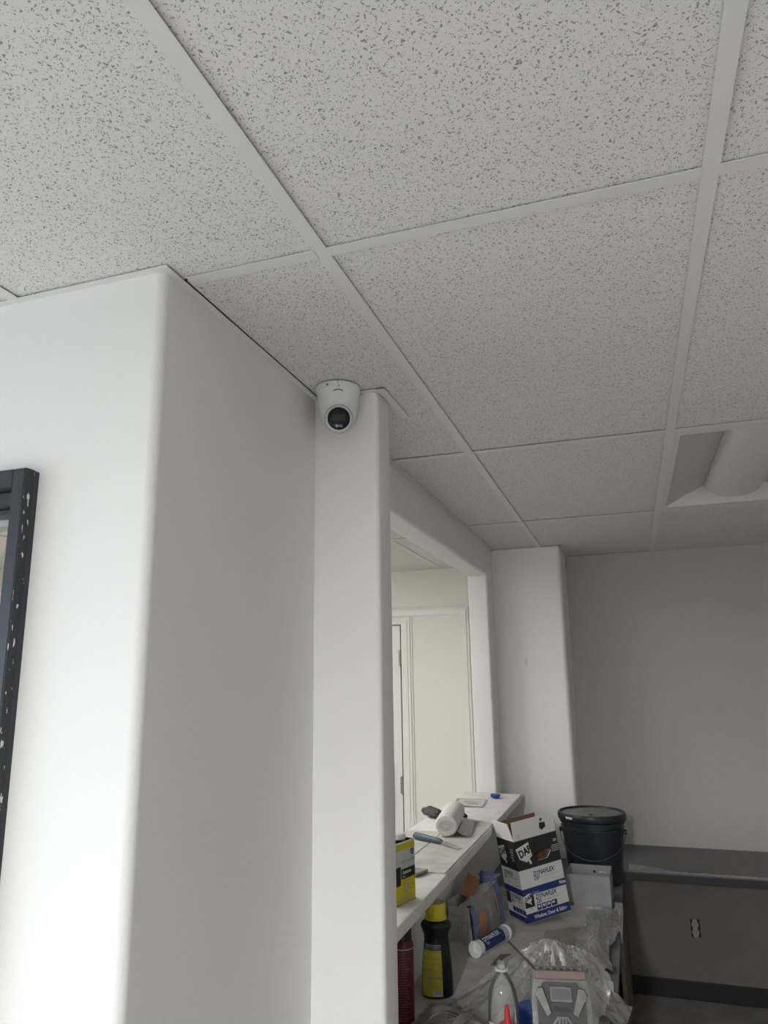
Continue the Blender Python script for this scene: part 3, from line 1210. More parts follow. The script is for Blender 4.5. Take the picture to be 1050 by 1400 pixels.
# black bottle with yellow cap
t = thing('cap_bottle', 'black waisted plastic bottle with yellow screw cap and yellow label', 'bottle', (-0.653, 2.425, Z + 0.003))
t.rotation_euler = (0, 0, 0.32)
t.scale = (0.925, 0.925, 0.915)
prof = [(0, 0), (0.045, 0), (0.0515, 0.004), (0.0530, 0.012), (0.0525, 0.05), (0.0490, 0.10), (0.0440, 0.15), (0.0415, 0.172), (0.0425, 0.188), (0.0480, 0.202), (0.0525, 0.213), (0.0520, 0.221), (0.045, 0.230), (0.036, 0.234), (0.033, 0.236), (0.033, 0.245), (0, 0.245)]
bm = B()
lathe(bm, prof, 44, 1.0, 0.74)
obj('body', bm, M_blackpl, t, True)
bm = B()
lathe(bm, [(0.0365, 0.2355), (0.0375, 0.237), (0.0375, 0.241), (0.0350, 0.243), (0.0345, 0.286), (0.0335, 0.2875), (0.0312, 0.2870), (0.0308, 0.284), (0.0, 0.284)], 40)
cap = obj('cap', bm, M_yellowcap, t, True)
bm = B()
lathe(bm, [(0.0305, 0.2842), (0.0305, 0.2848), (0.0, 0.2850)], 30)
obj('dusty_cap_top', bm, M_capin, cap, True)


def rad(z):
    for (r0, z0), (r1, z1) in zip(prof, prof[1:]):
        if z0 <= z <= z1 and z1 > z0:
            return r0 + (r1 - r0) * (z - z0) / (z1 - z0)
    return 0.05


def band(bm, z0, z1, a0, a1, off=0.0005, n=6):
    pr = [(rad(z0 + (z1 - z0) * k / n) + off, z0 + (z1 - z0) * k / n) for k in range(n + 1)]
    lathe(bm, pr, 18, 1.0, 0.74, a0, a1)


A0, A1 = -math.pi + 0.30, -1.28
bm = B()
band(bm, 0.008, 0.146, A0, A1, 0.0005, 14)
lab = obj('label', bm, M_yellow, t, True)
bm = B()
for z in (0.143, 0.139, 0.118, 0.101, 0.081, 0.0765, 0.060):
    band(bm, z, z + 0.0018, A0, A1, 0.0009, 2)
band(bm, 0.063, 0.067, A0 + 0.5, A1, 0.0009, 2)
random.seed(5)
for z in (0.127, 0.122, 0.107, 0.090, 0.086, 0.0715, 0.053, 0.048, 0.044, 0.038, 0.033, 0.028, 0.023):
    s = A0 + 0.25 * random.random()
    band(bm, z, z + 0.0013, s, s + 0.9 + 0.4 * random.random(), 0.0009, 2)
obj('small_print', bm, M_greyprint, lab)
bm = B()
for z in (0.150, 0.154, 0.158, 0.161):
    band(bm, z, z + 0.0012, A0 + 0.15, A1, 0.0005, 2)
obj('print_line', bm, M_silver, t)
bm = B()
band(bm, 0.012, 0.030, A1 - 0.62, A1 - 0.05, 0.0011, 4)
bc = obj('barcode_panel', bm, M_white, lab)
bm = B()
for k in range(12):
    a = A1 - 0.56 + k * 0.042
    band(bm, 0.014, 0.030, a, a + 0.012 + 0.012 * (k % 3 == 0), 0.0014, 3)
obj('barcode_bar', bm, M_blackp, bc)

# torn paper carton
yw = math.atan2(0.30, 0.062)
ux = Vector((math.cos(yw), math.sin(yw), 0))     # along the long right side, going away
nx = Vector((math.sin(yw), -math.cos(yw), 0))    # out of the long right side
P0 = Vector((-0.628, 2.855, Z + 0.003))          # near right bottom corner
t = thing('paper_carton', 'torn open off-white paper carton with orange and blue print by the knee wall', 'carton', P0)
LC, WC, HC = 0.305, 0.100, 0.150
Rm = Matrix((-nx, ux, Vector((0, 0, 1)))).transposed().to_4x4()   # local x to the left, y away


def kpart(name, bm, mat, parent=None, smooth=False):
    xform(bm, Rm)
    return obj(name, bm, mat, parent or t, smooth)


bm = B()
nseg = 10
# right side panel, bulging, top edge ragged
g = []
for i in range(nseg + 1):
    u = i / nseg
    col = []
    for j in range(7):
        v = j / 6
        h = HC * (0.86 + 0.22 * u + 0.04 * noise2(u * 6, 1, 3))
        bul = -0.016 * math.sin(math.pi * v) * math.sin(math.pi * min(1, u * 0.9 + 0.1)) + 0.020 * v * v * u + 0.012 * v
        col.append(bm.verts.new((bul + 0.003 * noise2(u * 8, v * 6, 4), u * LC, v * h)))
    g.append(col)
for i in range(nseg):
    for j in range(6):
        bm.faces.new((g[i][j], g[i + 1][j], g[i + 1][j + 1], g[i][j + 1]))
bmesh.ops.solidify(bm, geom=list(bm.faces), thickness=0.0015)
side_panel = kpart('side_panel', bm, M_carton, None, True)
bm = B()
prism(bm, [(0.002, 0), (WC, 0), (WC - 0.004, HC * 0.84), (0.016, HC * 0.85)], -0.001, 0.001, 'y')
front_panel = kpart('front_panel', bm, M_carton)
bm = B()
prism(bm, [(0.004, 0), (WC, 0), (WC, HC * 1.14), (0.026, HC * 1.12)], LC - 0.001, LC + 0.001, 'y')
kpart('rear_panel', bm, M_bluefade)
bm = B()
box(bm, WC - 0.001, WC + 0.001, 0, LC, 0, HC * 0.95)
kpart('inner_side_panel', bm, M_carton)
bm = B()
box(bm, 0.003, WC, 0.002, LC, 0, 0.0015)
kpart('bottom_panel', bm, M_carton)
# blue stripes on edges of the side panel
def spt(u, v, off=0.0012):
    h = HC * (0.86 + 0.22 * u)
    bul = -0.016 * math.sin(math.pi * v) * math.sin(math.pi * min(1, u * 0.9 + 0.1)) + 0.020 * v * v * u + 0.012 * v
    return (bul - off - 0.002, u * LC, v * h)


def spatch(u0, u1, v0, v1, off=0.0012, sl=0.0):
    bm = B()
    n1, n2 = 6, 6
    gg = [[bm.verts.new(spt(u0 + (u1 - u0) * i / n1 + sl * (v0 + (v1 - v0) * j / n2), v0 + (v1 - v0) * j / n2, off)) for j in range(n2 + 1)] for i in range(n1 + 1)]
    for i in range(n1):
        for j in range(n2):
            bm.faces.new((gg[i][j], gg[i + 1][j], gg[i + 1][j + 1], gg[i][j + 1]))
    return bm


kpart('blue_stripe', spatch(0.0, 0.10, 0.0, 0.98), M_bluefade, side_panel)
kpart('blue_stripe', spatch(0.86, 1.0, 0.0, 0.98), M_bluefade, side_panel)
kpart('orange_patch', spatch(0.16, 0.34, 0.12, 0.72, 0.0014), M_orange, side_panel)
kpart('orange_patch', spatch(0.72, 0.82, 0.45, 0.72, 0.0014), M_orange, side_panel)
for (u0, u1, v0, v1) in ((0.45, 0.50, 0.2, 0.75), (0.53, 0.56, 0.25, 0.8), (0.6, 0.63, 0.3, 0.85), (0.66, 0.68, 0.2, 0.7), (0.40, 0.42, 0.15, 0.6)):
    kpart('print_line', spatch(u0, u1, v0, v1, 0.0014), M_greyprint2, side_panel)
# torn flaps
fl = sheet(lambda u, v: (0.045 + 0.05 * u + 0.02 * v, 0.10 + 0.13 * v, HC * (0.82 + 0.30 * v) + 0.02 * u + 0.010 * noise2(u * 4, v * 5, 7)), 6, 8, 0.001)
kpart('orange_flap', fl, M_orange, None, True)
fl = sheet(lambda u, v: (0.014 + 0.055 * u, 0.02 + 0.25 * v, HC * (0.86 + 0.20 * v) - 0.012 * u + 0.014 * noise2(u * 4, v * 7, 9)), 6, 10, 0.001)
kpart('top_flap', fl, M_carton, None, True)
fl = sheet(lambda u, v: (0.01 + 0.088 * u, LC * (0.93 + 0.10 * v), HC * (1.12 + 0.05 * v) + 0.006 * noise2(u * 4, v * 5, 17)), 6, 5, 0.001)
kpart('blue_flap', fl, M_bluefade, None, True)
fx, fzv = nx, Vector((0, 0, 1))
fo = -ux * 0.0012
text(t, 'Plastic', 0.022, Rm @ Vector((0.090, -0.0012, 0.088)), nx, fzv, M_greyprint)
text(t, '5.4 x', 0.018, Rm @ Vector((0.078, -0.0012, 0.052)), nx, fzv, M_greyprint)
text(t, '400', 0.018, Rm @ Vector((0.070, -0.0012, 0.036)), nx, fzv, M_greyprint)
text(t, '1/4 in', 0.010, Rm @ Vector((0.045, -0.0012, 0.113)), nx, fzv, M_greyprint)
bm = B()
for (x0, x1, z0, z1) in ((0.022, 0.090, 0.0685, 0.0695), (0.022, 0.090, 0.0325, 0.0335), (0.022, 0.023, 0.0325, 0.0835), (0.022, 0.055, 0.0825, 0.0835), (0.054, 0.055, 0.0685, 0.0835), (0.030, 0.092, 0.024, 0.026), (0.026, 0.092, 0.018, 0.020), (0.034, 0.092, 0.012, 0.014), (0.028, 0.050, 0.073, 0.077)):
    box(bm, x0, x1, -0.0016, -0.001, z0, z1)
kpart('print_line', bm, M_greyprint, front_panel)

# caulk tube lying on the counter
A = Vector((-0.603, 2.752, Z + 0.003 + 0.0265))
Bp = Vector((-0.528, 2.965, Z + 0.003 + 0.0265))
ax = (Bp - A).normalized()
LT = (Bp - A).length
t = thing('caulk_tube', 'white caulk tube with blue label lying in front of the paper carton', 'tube', A)
sdv = ax.cross(Vector((0, 0, 1))).normalized()
Rm = Matrix((sdv, Vector((0, 0, 1)), -ax)).transposed().to_4x4()
Rm = Matrix((sdv, ax.cross(sdv) * -1, ax)).transposed().to_4x4()


def tp(name, bm, mat, parent=None):
    xform(bm, Rm)
    return obj(name, bm, mat, parent or t, True)


bm = B()
lathe(bm, [(0.0, 0.020), (0.019, 0.020), (0.021, 0.012), (0.0215, 0.0), (0.0245, 0.0), (0.0245, LT - 0.012), (0.0, LT - 0.012)], 32)
tp('cartridge', bm, M_white)
bm = B()
lathe(bm, [(0.0245, 0.0), (0.0265, 0.0), (0.0265, 0.010), (0.0245, 0.011)], 32)
tp('rear_rim', bm, M_white)
bm = B()
lathe(bm, [(0.0245, LT - 0.014), (0.0265, LT - 0.013), (0.0265, LT - 0.003), (0.024, LT), (0.010, LT + 0.004), (0.007, LT + 0.02), (0.0, LT + 0.02)], 32)
tp('front_rim', bm, M_white)
bm = B()
lathe(bm, [(0.0248, 0.030), (0.0249, 0.10), (0.0248, LT - 0.050)], 32, a0=-0.5, a1=2.6)
tp('blue_label', bm, M_blue)
bm = B()
lathe(bm, [(0.0249, LT - 0.048), (0.0249, LT - 0.020)], 32, a0=-0.8, a1=2.8)
tp('grey_label', bm, M_greyprint2)
# label direction: outward normal roughly up-right toward camera
outn = (sdv * 0.62 + Vector((0, 0, 1)) * 0.78)
if outn.dot(Vector((0, -1, 0.5))) < 0:
    outn = (-sdv * 0.62 + Vector((0, 0, 1)) * 0.78)
outn.normalize()
outn = (sdv * (0.5 if sdv.y < 0 else -0.5) + Vector((0, 0, 1)) * 0.86).normalized()
yd = outn.cross(ax).normalized()
bm = B()
quad(bm, outn * 0.0252 + ax * 0.032 - yd * 0.009, ax, yd, 0.122, 0.018, 0.0006)
pl = obj('name_panel', bm, M_blue, t)
text(t, 'DYNAFLEX', 0.0225, outn * 0.0260 + ax * 0.036 - yd * 0.0075, ax, yd, M_white, bold=0.0005, shear=0.1)
text(t, '230', 0.014, outn * 0.0252 + ax * 0.036 - yd * 0.021, ax, yd, M_white)

# blue and white carton of caulk, leaning toward the bar
cy_, tx_, ty_ = 0.676, -0.030, -0.139
Rz = Matrix.Rotation(cy_, 4, 'Z') @ Matrix.Rotation(tx_, 4, 'X') @ Matrix.Rotation(ty_, 4, 'Y')
t = thing('caulk_carton', 'tall white, black and blue caulk carton with raised flaps leaning to the left', 'carton', (-0.471, 3.139, Z + 0.0085))
t.rotation_euler = Rz.to_euler()
W_, D_, Hc, Fl = 0.202, 0.142, 0.305, 0.071
X, Y, Zv = Vector((1, 0, 0)), Vector((0, 1, 0)), Vector((0, 0, 1))
th = 0.003
bm = B()
# front panel with a torn oval hole
hx, hz, hw, hh = 0.118, 0.232, 0.040, 0.022
ho = [(hx + hw * math.cos(a) * (1 + 0.18 * math.sin(3 * a)), hz + hh * math.sin(a) * (1 + 0.15 * math.cos(2 * a))) for a in [2 * math.pi * k / 24 for k in range(24)]]
def ring_panel(bm, y0, y1):
    outer = []
    cs = [(W_, hz), (W_, Hc), (0, Hc), (0, 0), (W_, 0)]
    per = []
    for k in range(24):
        a = 2 * math.pi * k / 24
        dx, dz = math.cos(a), math.sin(a)
        s = 1e9
        if dx > 1e-6: s = min(s, (W_ - hx) / dx)
        if dx < -1e-6: s = min(s, -hx / dx)
        if dz > 1e-6: s = min(s, (Hc - hz) / dz)
        if dz < -1e-6: s = min(s, -hz / dz)
        per.append([hx + dx * s, hz + dz * s])
    for cx_, cz_ in ((W_, Hc), (0, Hc), (0, 0), (W_, 0)):
        k = min(range(24), key=lambda q: (per[q][0] - cx_) ** 2 + (per[q][1] - cz_) ** 2)
        per[k] = [cx_, cz_]
    V = {}
    for tag_, pts in (('i', ho), ('o', per)):
        for yy in (y0, y1):
            V[tag_, yy] = [bm.verts.new((p[0], yy, p[1])) for p in pts]
    n = 24
    for k in range(n):
        k2 = (k + 1) % n
        for yy in (y0, y1):
            bm.faces.new((V['i', yy][k], V['i', yy][k2], V['o', yy][k2], V['o', yy][k]))
        bm.faces.new((V['i', y0][k], V['i', y0][k2], V['i', y1][k2], V['i', y1][k]))
        bm.faces.new((V['o', y0][k], V['o', y0][k2], V['o', y1][k2], V['o', y1][k]))


ring_panel(bm, 0, th)
front = obj('front_panel', bm, M_boxw, t)
bm = B()
box(bm, 0, th, th, D_, 0, Hc)
left = obj('left_panel', bm, M_boxw, t)
bm = B()
box(bm, W_ - th, W_, th, D_, 0, Hc)
obj('right_panel', bm, M_brownin, t)
bm = B()
box(bm, th, W_ - th, D_ - th, D_, 0, Hc)
obj('rear_panel', bm, M_brownin, t)
bm = B()
box(bm, th, W_ - th, th, D_ - th, 0, th)
obj('bottom_panel', bm, M_brownin, t)
# flaps
bm = B()
prism(bm, [(0.002, Hc + 0.001), (W_ - 0.001, Hc + 0.001), (W_ - 0.003, Hc + Fl), (0.004, Hc + Fl)], 0.0, th, 'y')
ff = obj('front_flap', bm, M_boxw, t)
bm = B()
vv = [(0.001, 0.004, Hc), (0.001, D_ - 0.004, Hc), (-0.012, D_ - 0.010, Hc + Fl * 0.97), (-0.012, 0.008, Hc + Fl * 0.97)]
lo = [bm.verts.new(p) for p in vv]
hi = [bm.verts.new((p[0] + th, p[1], p[2])) for p in vv]
bm.faces.new(lo); bm.faces.new(hi[::-1])
for i in range(4):
    bm.faces.new((lo[i], lo[(i + 1) % 4], hi[(i + 1) % 4], hi[i]))
lf = obj('left_flap', bm, M_white, t)
bm = B()
box(bm, 0.003, W_ - 0.003, D_ - th, D_, Hc, Hc + Fl * 0.75)
obj('rear_flap', bm, M_brownin, t)
bm = B()
box(bm, W_ - th, W_, 0.004, D_ - 0.004, Hc, Hc + Fl * 0.35)
obj('right_flap', bm, M_brownin, t)


# black top band on front (around the hole), on left
bm = B()
n = 24
bz0, bz1 = 0.193, Hc - 0.001
inn, out = [], []
for k in range(n):
    a = 2 * math.pi * k / n
    dx, dz = math.cos(a), math.sin(a)
    s = 1e9
    if dx > 1e-6: s = min(s, (W_ - hx) / dx)
    if dx < -1e-6: s = min(s, -hx / dx)
    if dz > 1e-6: s = min(s, (bz1 - hz) / dz)
    if dz < -1e-6: s = min(s, -(hz - bz0) / dz)
    out.append([hx + dx * s, hz + dz * s])
    inn.append([hx + (ho[k][0] - hx) * 1.0, max(bz0, hz + (ho[k][1] - hz) * 1.0)])
for cx_, cz_ in ((W_, bz1), (0, bz1), (0, bz0), (W_, bz0)):
    k = min(range(n), key=lambda q: (out[q][0] - cx_) ** 2 + (out[q][1] - cz_) ** 2)
    out[k] = [cx_, cz_]
vi = [bm.verts.new((p[0], -0.0005, p[1])) for p in inn]
vo_ = [bm.verts.new((p[0], -0.0005, p[1])) for p in out]
for k in range(n):
    k2 = (k + 1) % n
    bm.faces.new((vi[k], vi[k2], vo_[k2], vo_[k]))
obj('black_band', bm, M_blackp, front)
bm = B()
box(bm, -0.0005, 0.0005, 0.0, D_, bz0, bz1)
obj('black_band', bm, M_blackp, left)
# navy bands
bm = B()
box(bm, 0, W_, -0.0005, 0.0004, 0.001, 0.034)
obj('navy_band', bm, M_blue, front)
bm = B()
box(bm, 0, W_, -0.0005, 0.0004, 0.098, 0.124)
obj('navy_band', bm, M_blue, front)
bm = B()
box(bm, -0.0005, 0.0004, 0, D_, 0.001, 0.022)
obj('navy_band', bm, M_blue, left)
bm = B()
box(bm, -0.0005, 0.0004, 0, D_, 0.100, 0.124)
obj('navy_band', bm, M_blue, left)


def trowel(o, xd, yd, s, par, mat_bg, mat_fg):
    """tilted pentagonal trowel logo panel with bold capitals, on a face"""
    c, sn = math.cos(0.28), math.sin(0.28)
    xr = (Vector(xd) * c + Vector(yd) * sn)
    yr = (Vector(yd) * c - Vector(xd) * sn)
    bm = B()
    fpoly(bm, o, xr, yr, [(0, 0.012 * s), (0.022 * s, -0.010 * s), (0.052 * s, 0.0), (0.058 * s, 0.048 * s), (0.0, 0.050 * s)], 0.0006)
    fpoly(bm, o, xr, yr, [(0.030 * s, -0.008 * s), (0.038 * s, -0.006 * s), (0.040 * s, -0.022 * s), (0.032 * s, -0.024 * s)], 0.0006)
    lg = obj('logo_panel', bm, mat_bg, par)
    zd = xr.cross(yr)
    text(t, 'DAP', 0.036 * s, Vector(o) + xr * 0.004 * s + yr * 0.014 * s + zd * 0.0007, xr, yr, mat_fg, bold=0.0016 * s, sx=0.78)


yF = -0.0005
trowel(Vector((0.018, yF, 0.222)), X, Zv, 1.1, front, M_boxw, M_blackp)
text(t, 'DYNAFLEX', 0.024, Vector((0.062, 0, 0.162)), X, Zv, M_blue, shear=0.25, bold=0.0006, sx=0.82)
text(t, '230', 0.022, Vector((0.062, 0, 0.146)), X, Zv, M_blue, shear=0.25, bold=0.0005, sx=0.75)
text(t, 'ELASTOMERIC LATEX SEALANT', 0.0075, Vector((0.092, 0, 0.150)), X, Zv, M_greyprint, sx=0.8)
text(t, 'White', 0.017, Vector((0.172, yF, 0.106)), X, Zv, M_boxw, bold=0.0006, sx=0.72)
text(t, 'Indoor / Outdoor', 0.009, Vector((0.016, yF, 0.101)), X, Zv, M_silver, sx=0.9)
bm = B()
box(bm, 0.003, 0.046, -0.0006, 0.0004, 0.055, 0.097)
obj('logo_square', bm, M_blackp, front)
trowel(Vector((0.008, -0.0007, 0.072)), X, Zv, 0.55, front, M_boxw, M_blackp)
text(t, 'DYNAFLEX', 0.024, Vector((0.054, 0, 0.078)), X, Zv, M_blue, shear=0.25, bold=0.0006, sx=0.82)
text(t, '230', 0.021, Vector((0.054, 0, 0.062)), X, Zv, M_blue, shear=0.25, bold=0.0005, sx=0.75)
text(t, 'ELASTOMERIC LATEX SEALANT', 0.0075, Vector((0.086, 0, 0.066)), X, Zv, M_greyprint, sx=0.8)
for k in range(4):
    x0 = 0.054 + k * 0.0225
    bm = B()
    box(bm, x0, x0 + (0.019 if k < 3 else 0.026), -0.0005, 0.0004, 0.037, 0.058)
    ic = obj('icon_panel', bm, M_blue, front)
    bm = B()
    box(bm, x0 + 0.004, x0 + 0.015, -0.0008, 0.0, 0.046, 0.054)
    obj('icon_mark', bm, M_boxw, ic)
bm = B()
lathe(bm, [(0.015, 0), (0.0165, 0), (0.0165, 0.0004), (0.015, 0.0004)], 28, 0.85, 1.05)
lathe(bm, [(0.0, 0), (0.009, 0), (0.009, 0.0004), (0, 0.0004)], 20, 0.85, 0.7)
xform(bm, Matrix.Translation((0.028, 0, 0.048)) @ Matrix.Rotation(math.pi / 2, 4, 'X'))
obj('seal_print', bm, M_greyprint2, front)
text(t, 'Window, Door & Siding', 0.0195, Vector((0.034, yF, 0.011)), X, Zv, M_boxw, bold=0.0006, sx=0.80)
text(t, '10.1 FL OZ', 0.007, Vector((0.012, 0, 0.131)), X, Zv, M_greyprint)
text(t, 'CLEANS UP WITH WATER', 0.006, Vector((0.145, 0, 0.131)), X, Zv, M_greyprint, sx=0.8)
text(t, '230', 0.013, Vector((0.181, yF, 0.268)), X, Zv, M_boxw, bold=0.0004, sx=0.8)
for k in range(4):
    bm = B()
    box(bm, 0.165 + 0.004 * (k % 2), 0.200, -0.0009, -0.0004, 0.232 + k * 0.007, 0.2345 + k * 0.007)
    obj('print_line', bm, M_greyprint2, front)
text(t, '12', 0.016, Vector((0.014, 0, Hc + 0.010)), X, Zv, M_greyprint)
bm = B()
fpoly(bm, (0.128, 0, Hc + 0.022), X, Zv, [(0, 0.004), (0.010, -0.006), (0.030, 0.004), (0.030, 0.022), (0.004, 0.024)], 0.0005)
fpoly(bm, (0.128, 0, Hc + 0.022), X, Zv, [(0.008, 0.028), (0.018, 0.030), (0.018, 0.040), (0.008, 0.038)], 0.0005)
obj('flap_mark', bm, M_blackp, ff)
# left face print (x axis runs from far edge toward the near corner)
nY = Vector((0, -1, 0))
trowel(Vector((-0.0005, D_ - 0.016, 0.222)), nY, Zv, 0.95, left, M_boxw, M_blackp)
text(t, 'DYNAFLEX', 0.023, Vector((0, D_ - 0.018, 0.166)), nY, Zv, M_blue, bold=0.0006, sx=0.62)
text(t, '230', 0.020, Vector((0, D_ - 0.018, 0.150)), nY, Zv, M_blue, bold=0.0005, sx=0.62)
bm = B()
box(bm, -0.0006, 0.0, D_ - 0.036, D_ - 0.004, 0.055, 0.098)
obj('logo_square', bm, M_blackp, left)
text(t, 'DYNAFLEX', 0.022, Vector((0, D_ - 0.042, 0.080)), nY, Zv, M_blue, bold=0.0006, sx=0.72)
text(t, '230', 0.018, Vector((0, D_ - 0.042, 0.064)), nY, Zv, M_blue, bold=0.0005, sx=0.72)
bm = B()
for k in range(4):
    box(bm, -0.0005, 0.0003, D_ - 0.064 - k * 0.026, D_ - 0.042 - k * 0.026, 0.028, 0.046)
obj('icon_panel', bm, M_blue, left)
for k in range(5):
    bm = B()
    box(bm, -0.0009, -0.0003, 0.018, 0.036 + 0.008 * (k % 2), 0.228 + k * 0.010, 0.232 + k * 0.010)
    obj('print_line', bm, M_greyprint2, left)
for w0, z in ((0.07, 0.158), (0.03, 0.131), (0.05, 0.069)):
    bm = B()
    box(bm, -0.0005, 0.0003, 0.02, 0.02 + w0, z, z + 0.003)
    obj('print_line', bm, M_greyprint, left)

# bucket
t = thing('paint_bucket', 'black plastic bucket with dusty lid at the corner of the work counter', 'bucket', (-0.246, 3.885, Z))
bm = B()
lathe(bm, [(0, 0), (0.118, 0), (0.121, 0.003), (0.1440, 0.225), (0.1445, 0.238), (0.1510, 0.240), (0.1510, 0.248), (0.1460, 0.250), (0.1460, 0.266), (0.1540, 0.268), (0.1540, 0.276), (0.148, 0.278), (0.148, 0.288), (0.0, 0.288)], 56)
obj('body', bm, M_bucket, t, True)
bm = B()
lathe(bm, [(0.1555, 0.279), (0.1600, 0.282), (0.1620, 0.290), (0.1615, 0.304), (0.1590, 0.311), (0.1540, 0.313), (0.1500, 0.311), (0.1475, 0.302)], 56)
lid = obj('lid_rim', bm, M_bucket, t, True)
bm = B()
lathe(bm, [(0.1485, 0.300), (0.147, 0.3035), (0.10, 0.3035), (0.0, 0.3035)], 48)
obj('lid_panel', bm, M_lid, lid, True)
bm = B()
lathe(bm, [(0, 0.304), (0.012, 0.304), (0.012, 0.306), (0, 0.306)], 16, cx=0.0, cy=-0.055)
obj('lid_plug', bm, M_blackp, lid)
bm = B()
pts = []
for k in range(25):
    a = math.pi * k / 24
    pts.append((0.152 * math.cos(a), -0.148 * math.sin(a) - 0.01, 0.225 - 0.105 * math.sin(a) ** 1.0))
tube(bm, pts, 0.0022, 8)
obj('bail_handle', bm, M_radiod, t, True)
for s in (-1, 1):
    bm = B()
    tube(bm, [(s * 0.143, -0.006, 0.225), (s * 0.158, -0.006, 0.225)], 0.010, 12)
    obj('handle_ear', bm, M_bucket, t, True)
bm = B()
lathe(bm, [(0.1624, 0.293), (0.1628, 0.297), (0.1622, 0.302)], 8, a0=-2.35, a1=-2.10)
obj('paint_smear', bm, M_board, lid)

# open steel electrical box
t = thing('steel_box', 'open grey steel junction box standing in front of the black bucket', 'metal box', (-0.345, 3.457, Z + 0.003))
t.rotation_euler = (0, 0, -0.018)
w_, d_, h_ = 0.181, 0.185, 0.122
bm = B()
box(bm, 0, w_, 0, 0.002, 0, h_)
box(bm, 0, 0.002, 0.002, d_, 0, h_)
box(bm, w_ - 0.002, w_, 0.002, d_, 0, h_)
box(bm, 0.002, w_ - 0.002, 0.002, d_ - 0.002, 0, 0.002)
obj('shell', bm, M_steel, t)
bm = B()
box(bm, 0.002, w_ - 0.002, d_ - 0.002, d_, 0, h_)
bk = obj('back_plate', bm, M_steel, t)
for x0, zc, r_, mt in ((0.105, 0.095, 0.006, M_blackp), (0.028, 0.108, 0.004, M_greyprint), (0.050, 0.108, 0.004, M_greyprint)):
    bm = B()
    lathe(bm, [(0, 0), (r_, 0), (r_, 0.0006), (0, 0.0006)], 16)
    xform(bm, Matrix.Translation((x0, d_ - 0.002, zc)) @ Matrix.Rotation(math.pi / 2, 4, 'X'))
    obj('knockout', bm, mt, bk)
bm = B()
tube(bm, [(0.125, d_ - 0.004, 0.095), (0.145, d_ - 0.012, 0.097), (0.160, d_ - 0.004, 0.092)], 0.0025, 8)
obj('clip', bm, M_silver, bk)

# perforated steel plate
t = thing('steel_plate', 'small dark steel plate with a hole, half under the clear film', 'plate', (-0.50, 2.76, Z + 0.003))
bm = B()
prism(bm, rpoly([(-0.040, -0.065, 0.004), (0.055, -0.03, 0.004), (0.055, 0.075, 0.004), (-0.025, 0.045, 0.004)], 3), 0.0, 0.0025)
obj('plate', bm, M_olive, t)
for x, y in ((-0.022, -0.005), (0.018, 0.035)):
    bm = B()
    lathe(bm, [(0, 0.0026), (0.006, 0.0026), (0.004, 0.0034), (0, 0.0034)], 14, cx=x, cy=y)
    obj('rivet', bm, M_knife, t)

# clear plastic film drapes
def fold(a, seed):
    """sharp-crested folds as a function of an angle-like coordinate"""
    return 0.5 - abs(noise2(a, seed * 1.7, seed)) * 2 + 0.35 * (0.5 - abs(noise2(a * 2.3, seed + 4.1, seed + 1)) * 2)


PX, PY = -0.300, 2.475


def drape(u, v):
    # u from the left wall to the right, v from the front edge to the back
    x = -0.665 + (0.515 + 0.05 * noise2(v * 9, 4, 38)) * u
    y0 = 2.165 + 0.03 * noise2(u * 6, 3, 30) + 0.05 * max(0, u - 0.55)
    y1 = 2.36 + 0.24 * min(1, max(0, u * 1.6 - 0.25)) + 0.03 * noise2(u * 7, 9, 35)
    y = y0 + (y1 - y0) * v
    d = math.hypot((x - PX) * 1.0, (y - PY) * 1.15)
    ang = math.atan2(y - PY, x - PX)
    pk = 0.165 * max(0.0, 1 - d / 0.36) ** 1.25
    z = pk + 0.010
    r = min(1.0, d / 0.10)
    z += r * (0.012 + 0.22 * pk) * fold(ang * 5.0, 31)
    z += 0.010 * fold(x * 13 + y * 9, 37) * (1 - 0.5 * pk / 0.15) + 0.006 * noise2(x * 60, y * 45, 32)
    return (x, y, Z + max(0.0045, z))


bmf = sheet(drape, 110, 60, 0.0)
# the film parts around whatever stands on the counter
foot = [(-0.653, 2.425, 0.056), (-0.700, 2.215, 0.042), (-0.342, 2.235, 0.040), (-0.376, 2.02, 0.045)]
kill = [v for v in bmf.verts if any(math.hypot(v.co.x - a_, v.co.y - b_) < c_ for a_, b_, c_ in foot)]
bmesh.ops.delete(bmf, geom=kill, context='VERTS')
o = obj('plastic_film', bmf, M_film, None, True)
tag(o, 'crumpled clear plastic film peaked up behind the grey radio', 'plastic film')


def drape2(u, v):
    x0 = -0.305 + 0.06 * v + 0.02 * noise2(v * 6, 2, 41)
    x1 = -0.130 + 0.035 * noise2(v * 7, 1, 42) - 0.02 * (1 - v)
    x = x0 + (x1 - x0) * u
    y = 2.72 + 0.70 * v + 0.03 * u
    z = 0.006 + 0.012 * max(0, fold(u * 4 + v * 5, 43)) + 0.008 * max(0, fold(v * 9 - u * 5, 44)) + 0.004 * abs(noise2(u * 14, v * 22, 45)) + 0.030 * math.exp(-((u - 0.55) / 0.3) ** 2) * math.exp(-((v - 0.35) / 0.3) ** 2)
    return (x, y, Z + z)


o = obj('plastic_film', sheet(drape2, 34, 60, 0.0), M_film, None, True)
tag(o, 'clear plastic film strip along the counter edge below the steel box', 'plastic film')


def drape3(u, v):
    x = -0.245 + 0.145 * u + 0.02 * v
    y = 2.33 + 0.30 * v * (1 - 0.55 * u) + 0.02 * noise2(u * 8, v * 5, 52)
    z = 0.006 + 0.012 * max(0, fold(u * 4 + v * 3, 53)) + 0.008 * max(0, fold(v * 7 - u * 4, 54)) + 0.004 * abs(noise2(u * 12, v * 11, 55)) + 0.03 * math.exp(-((u - 0.4) / 0.4) ** 2)
    return (x, y, Z + z)


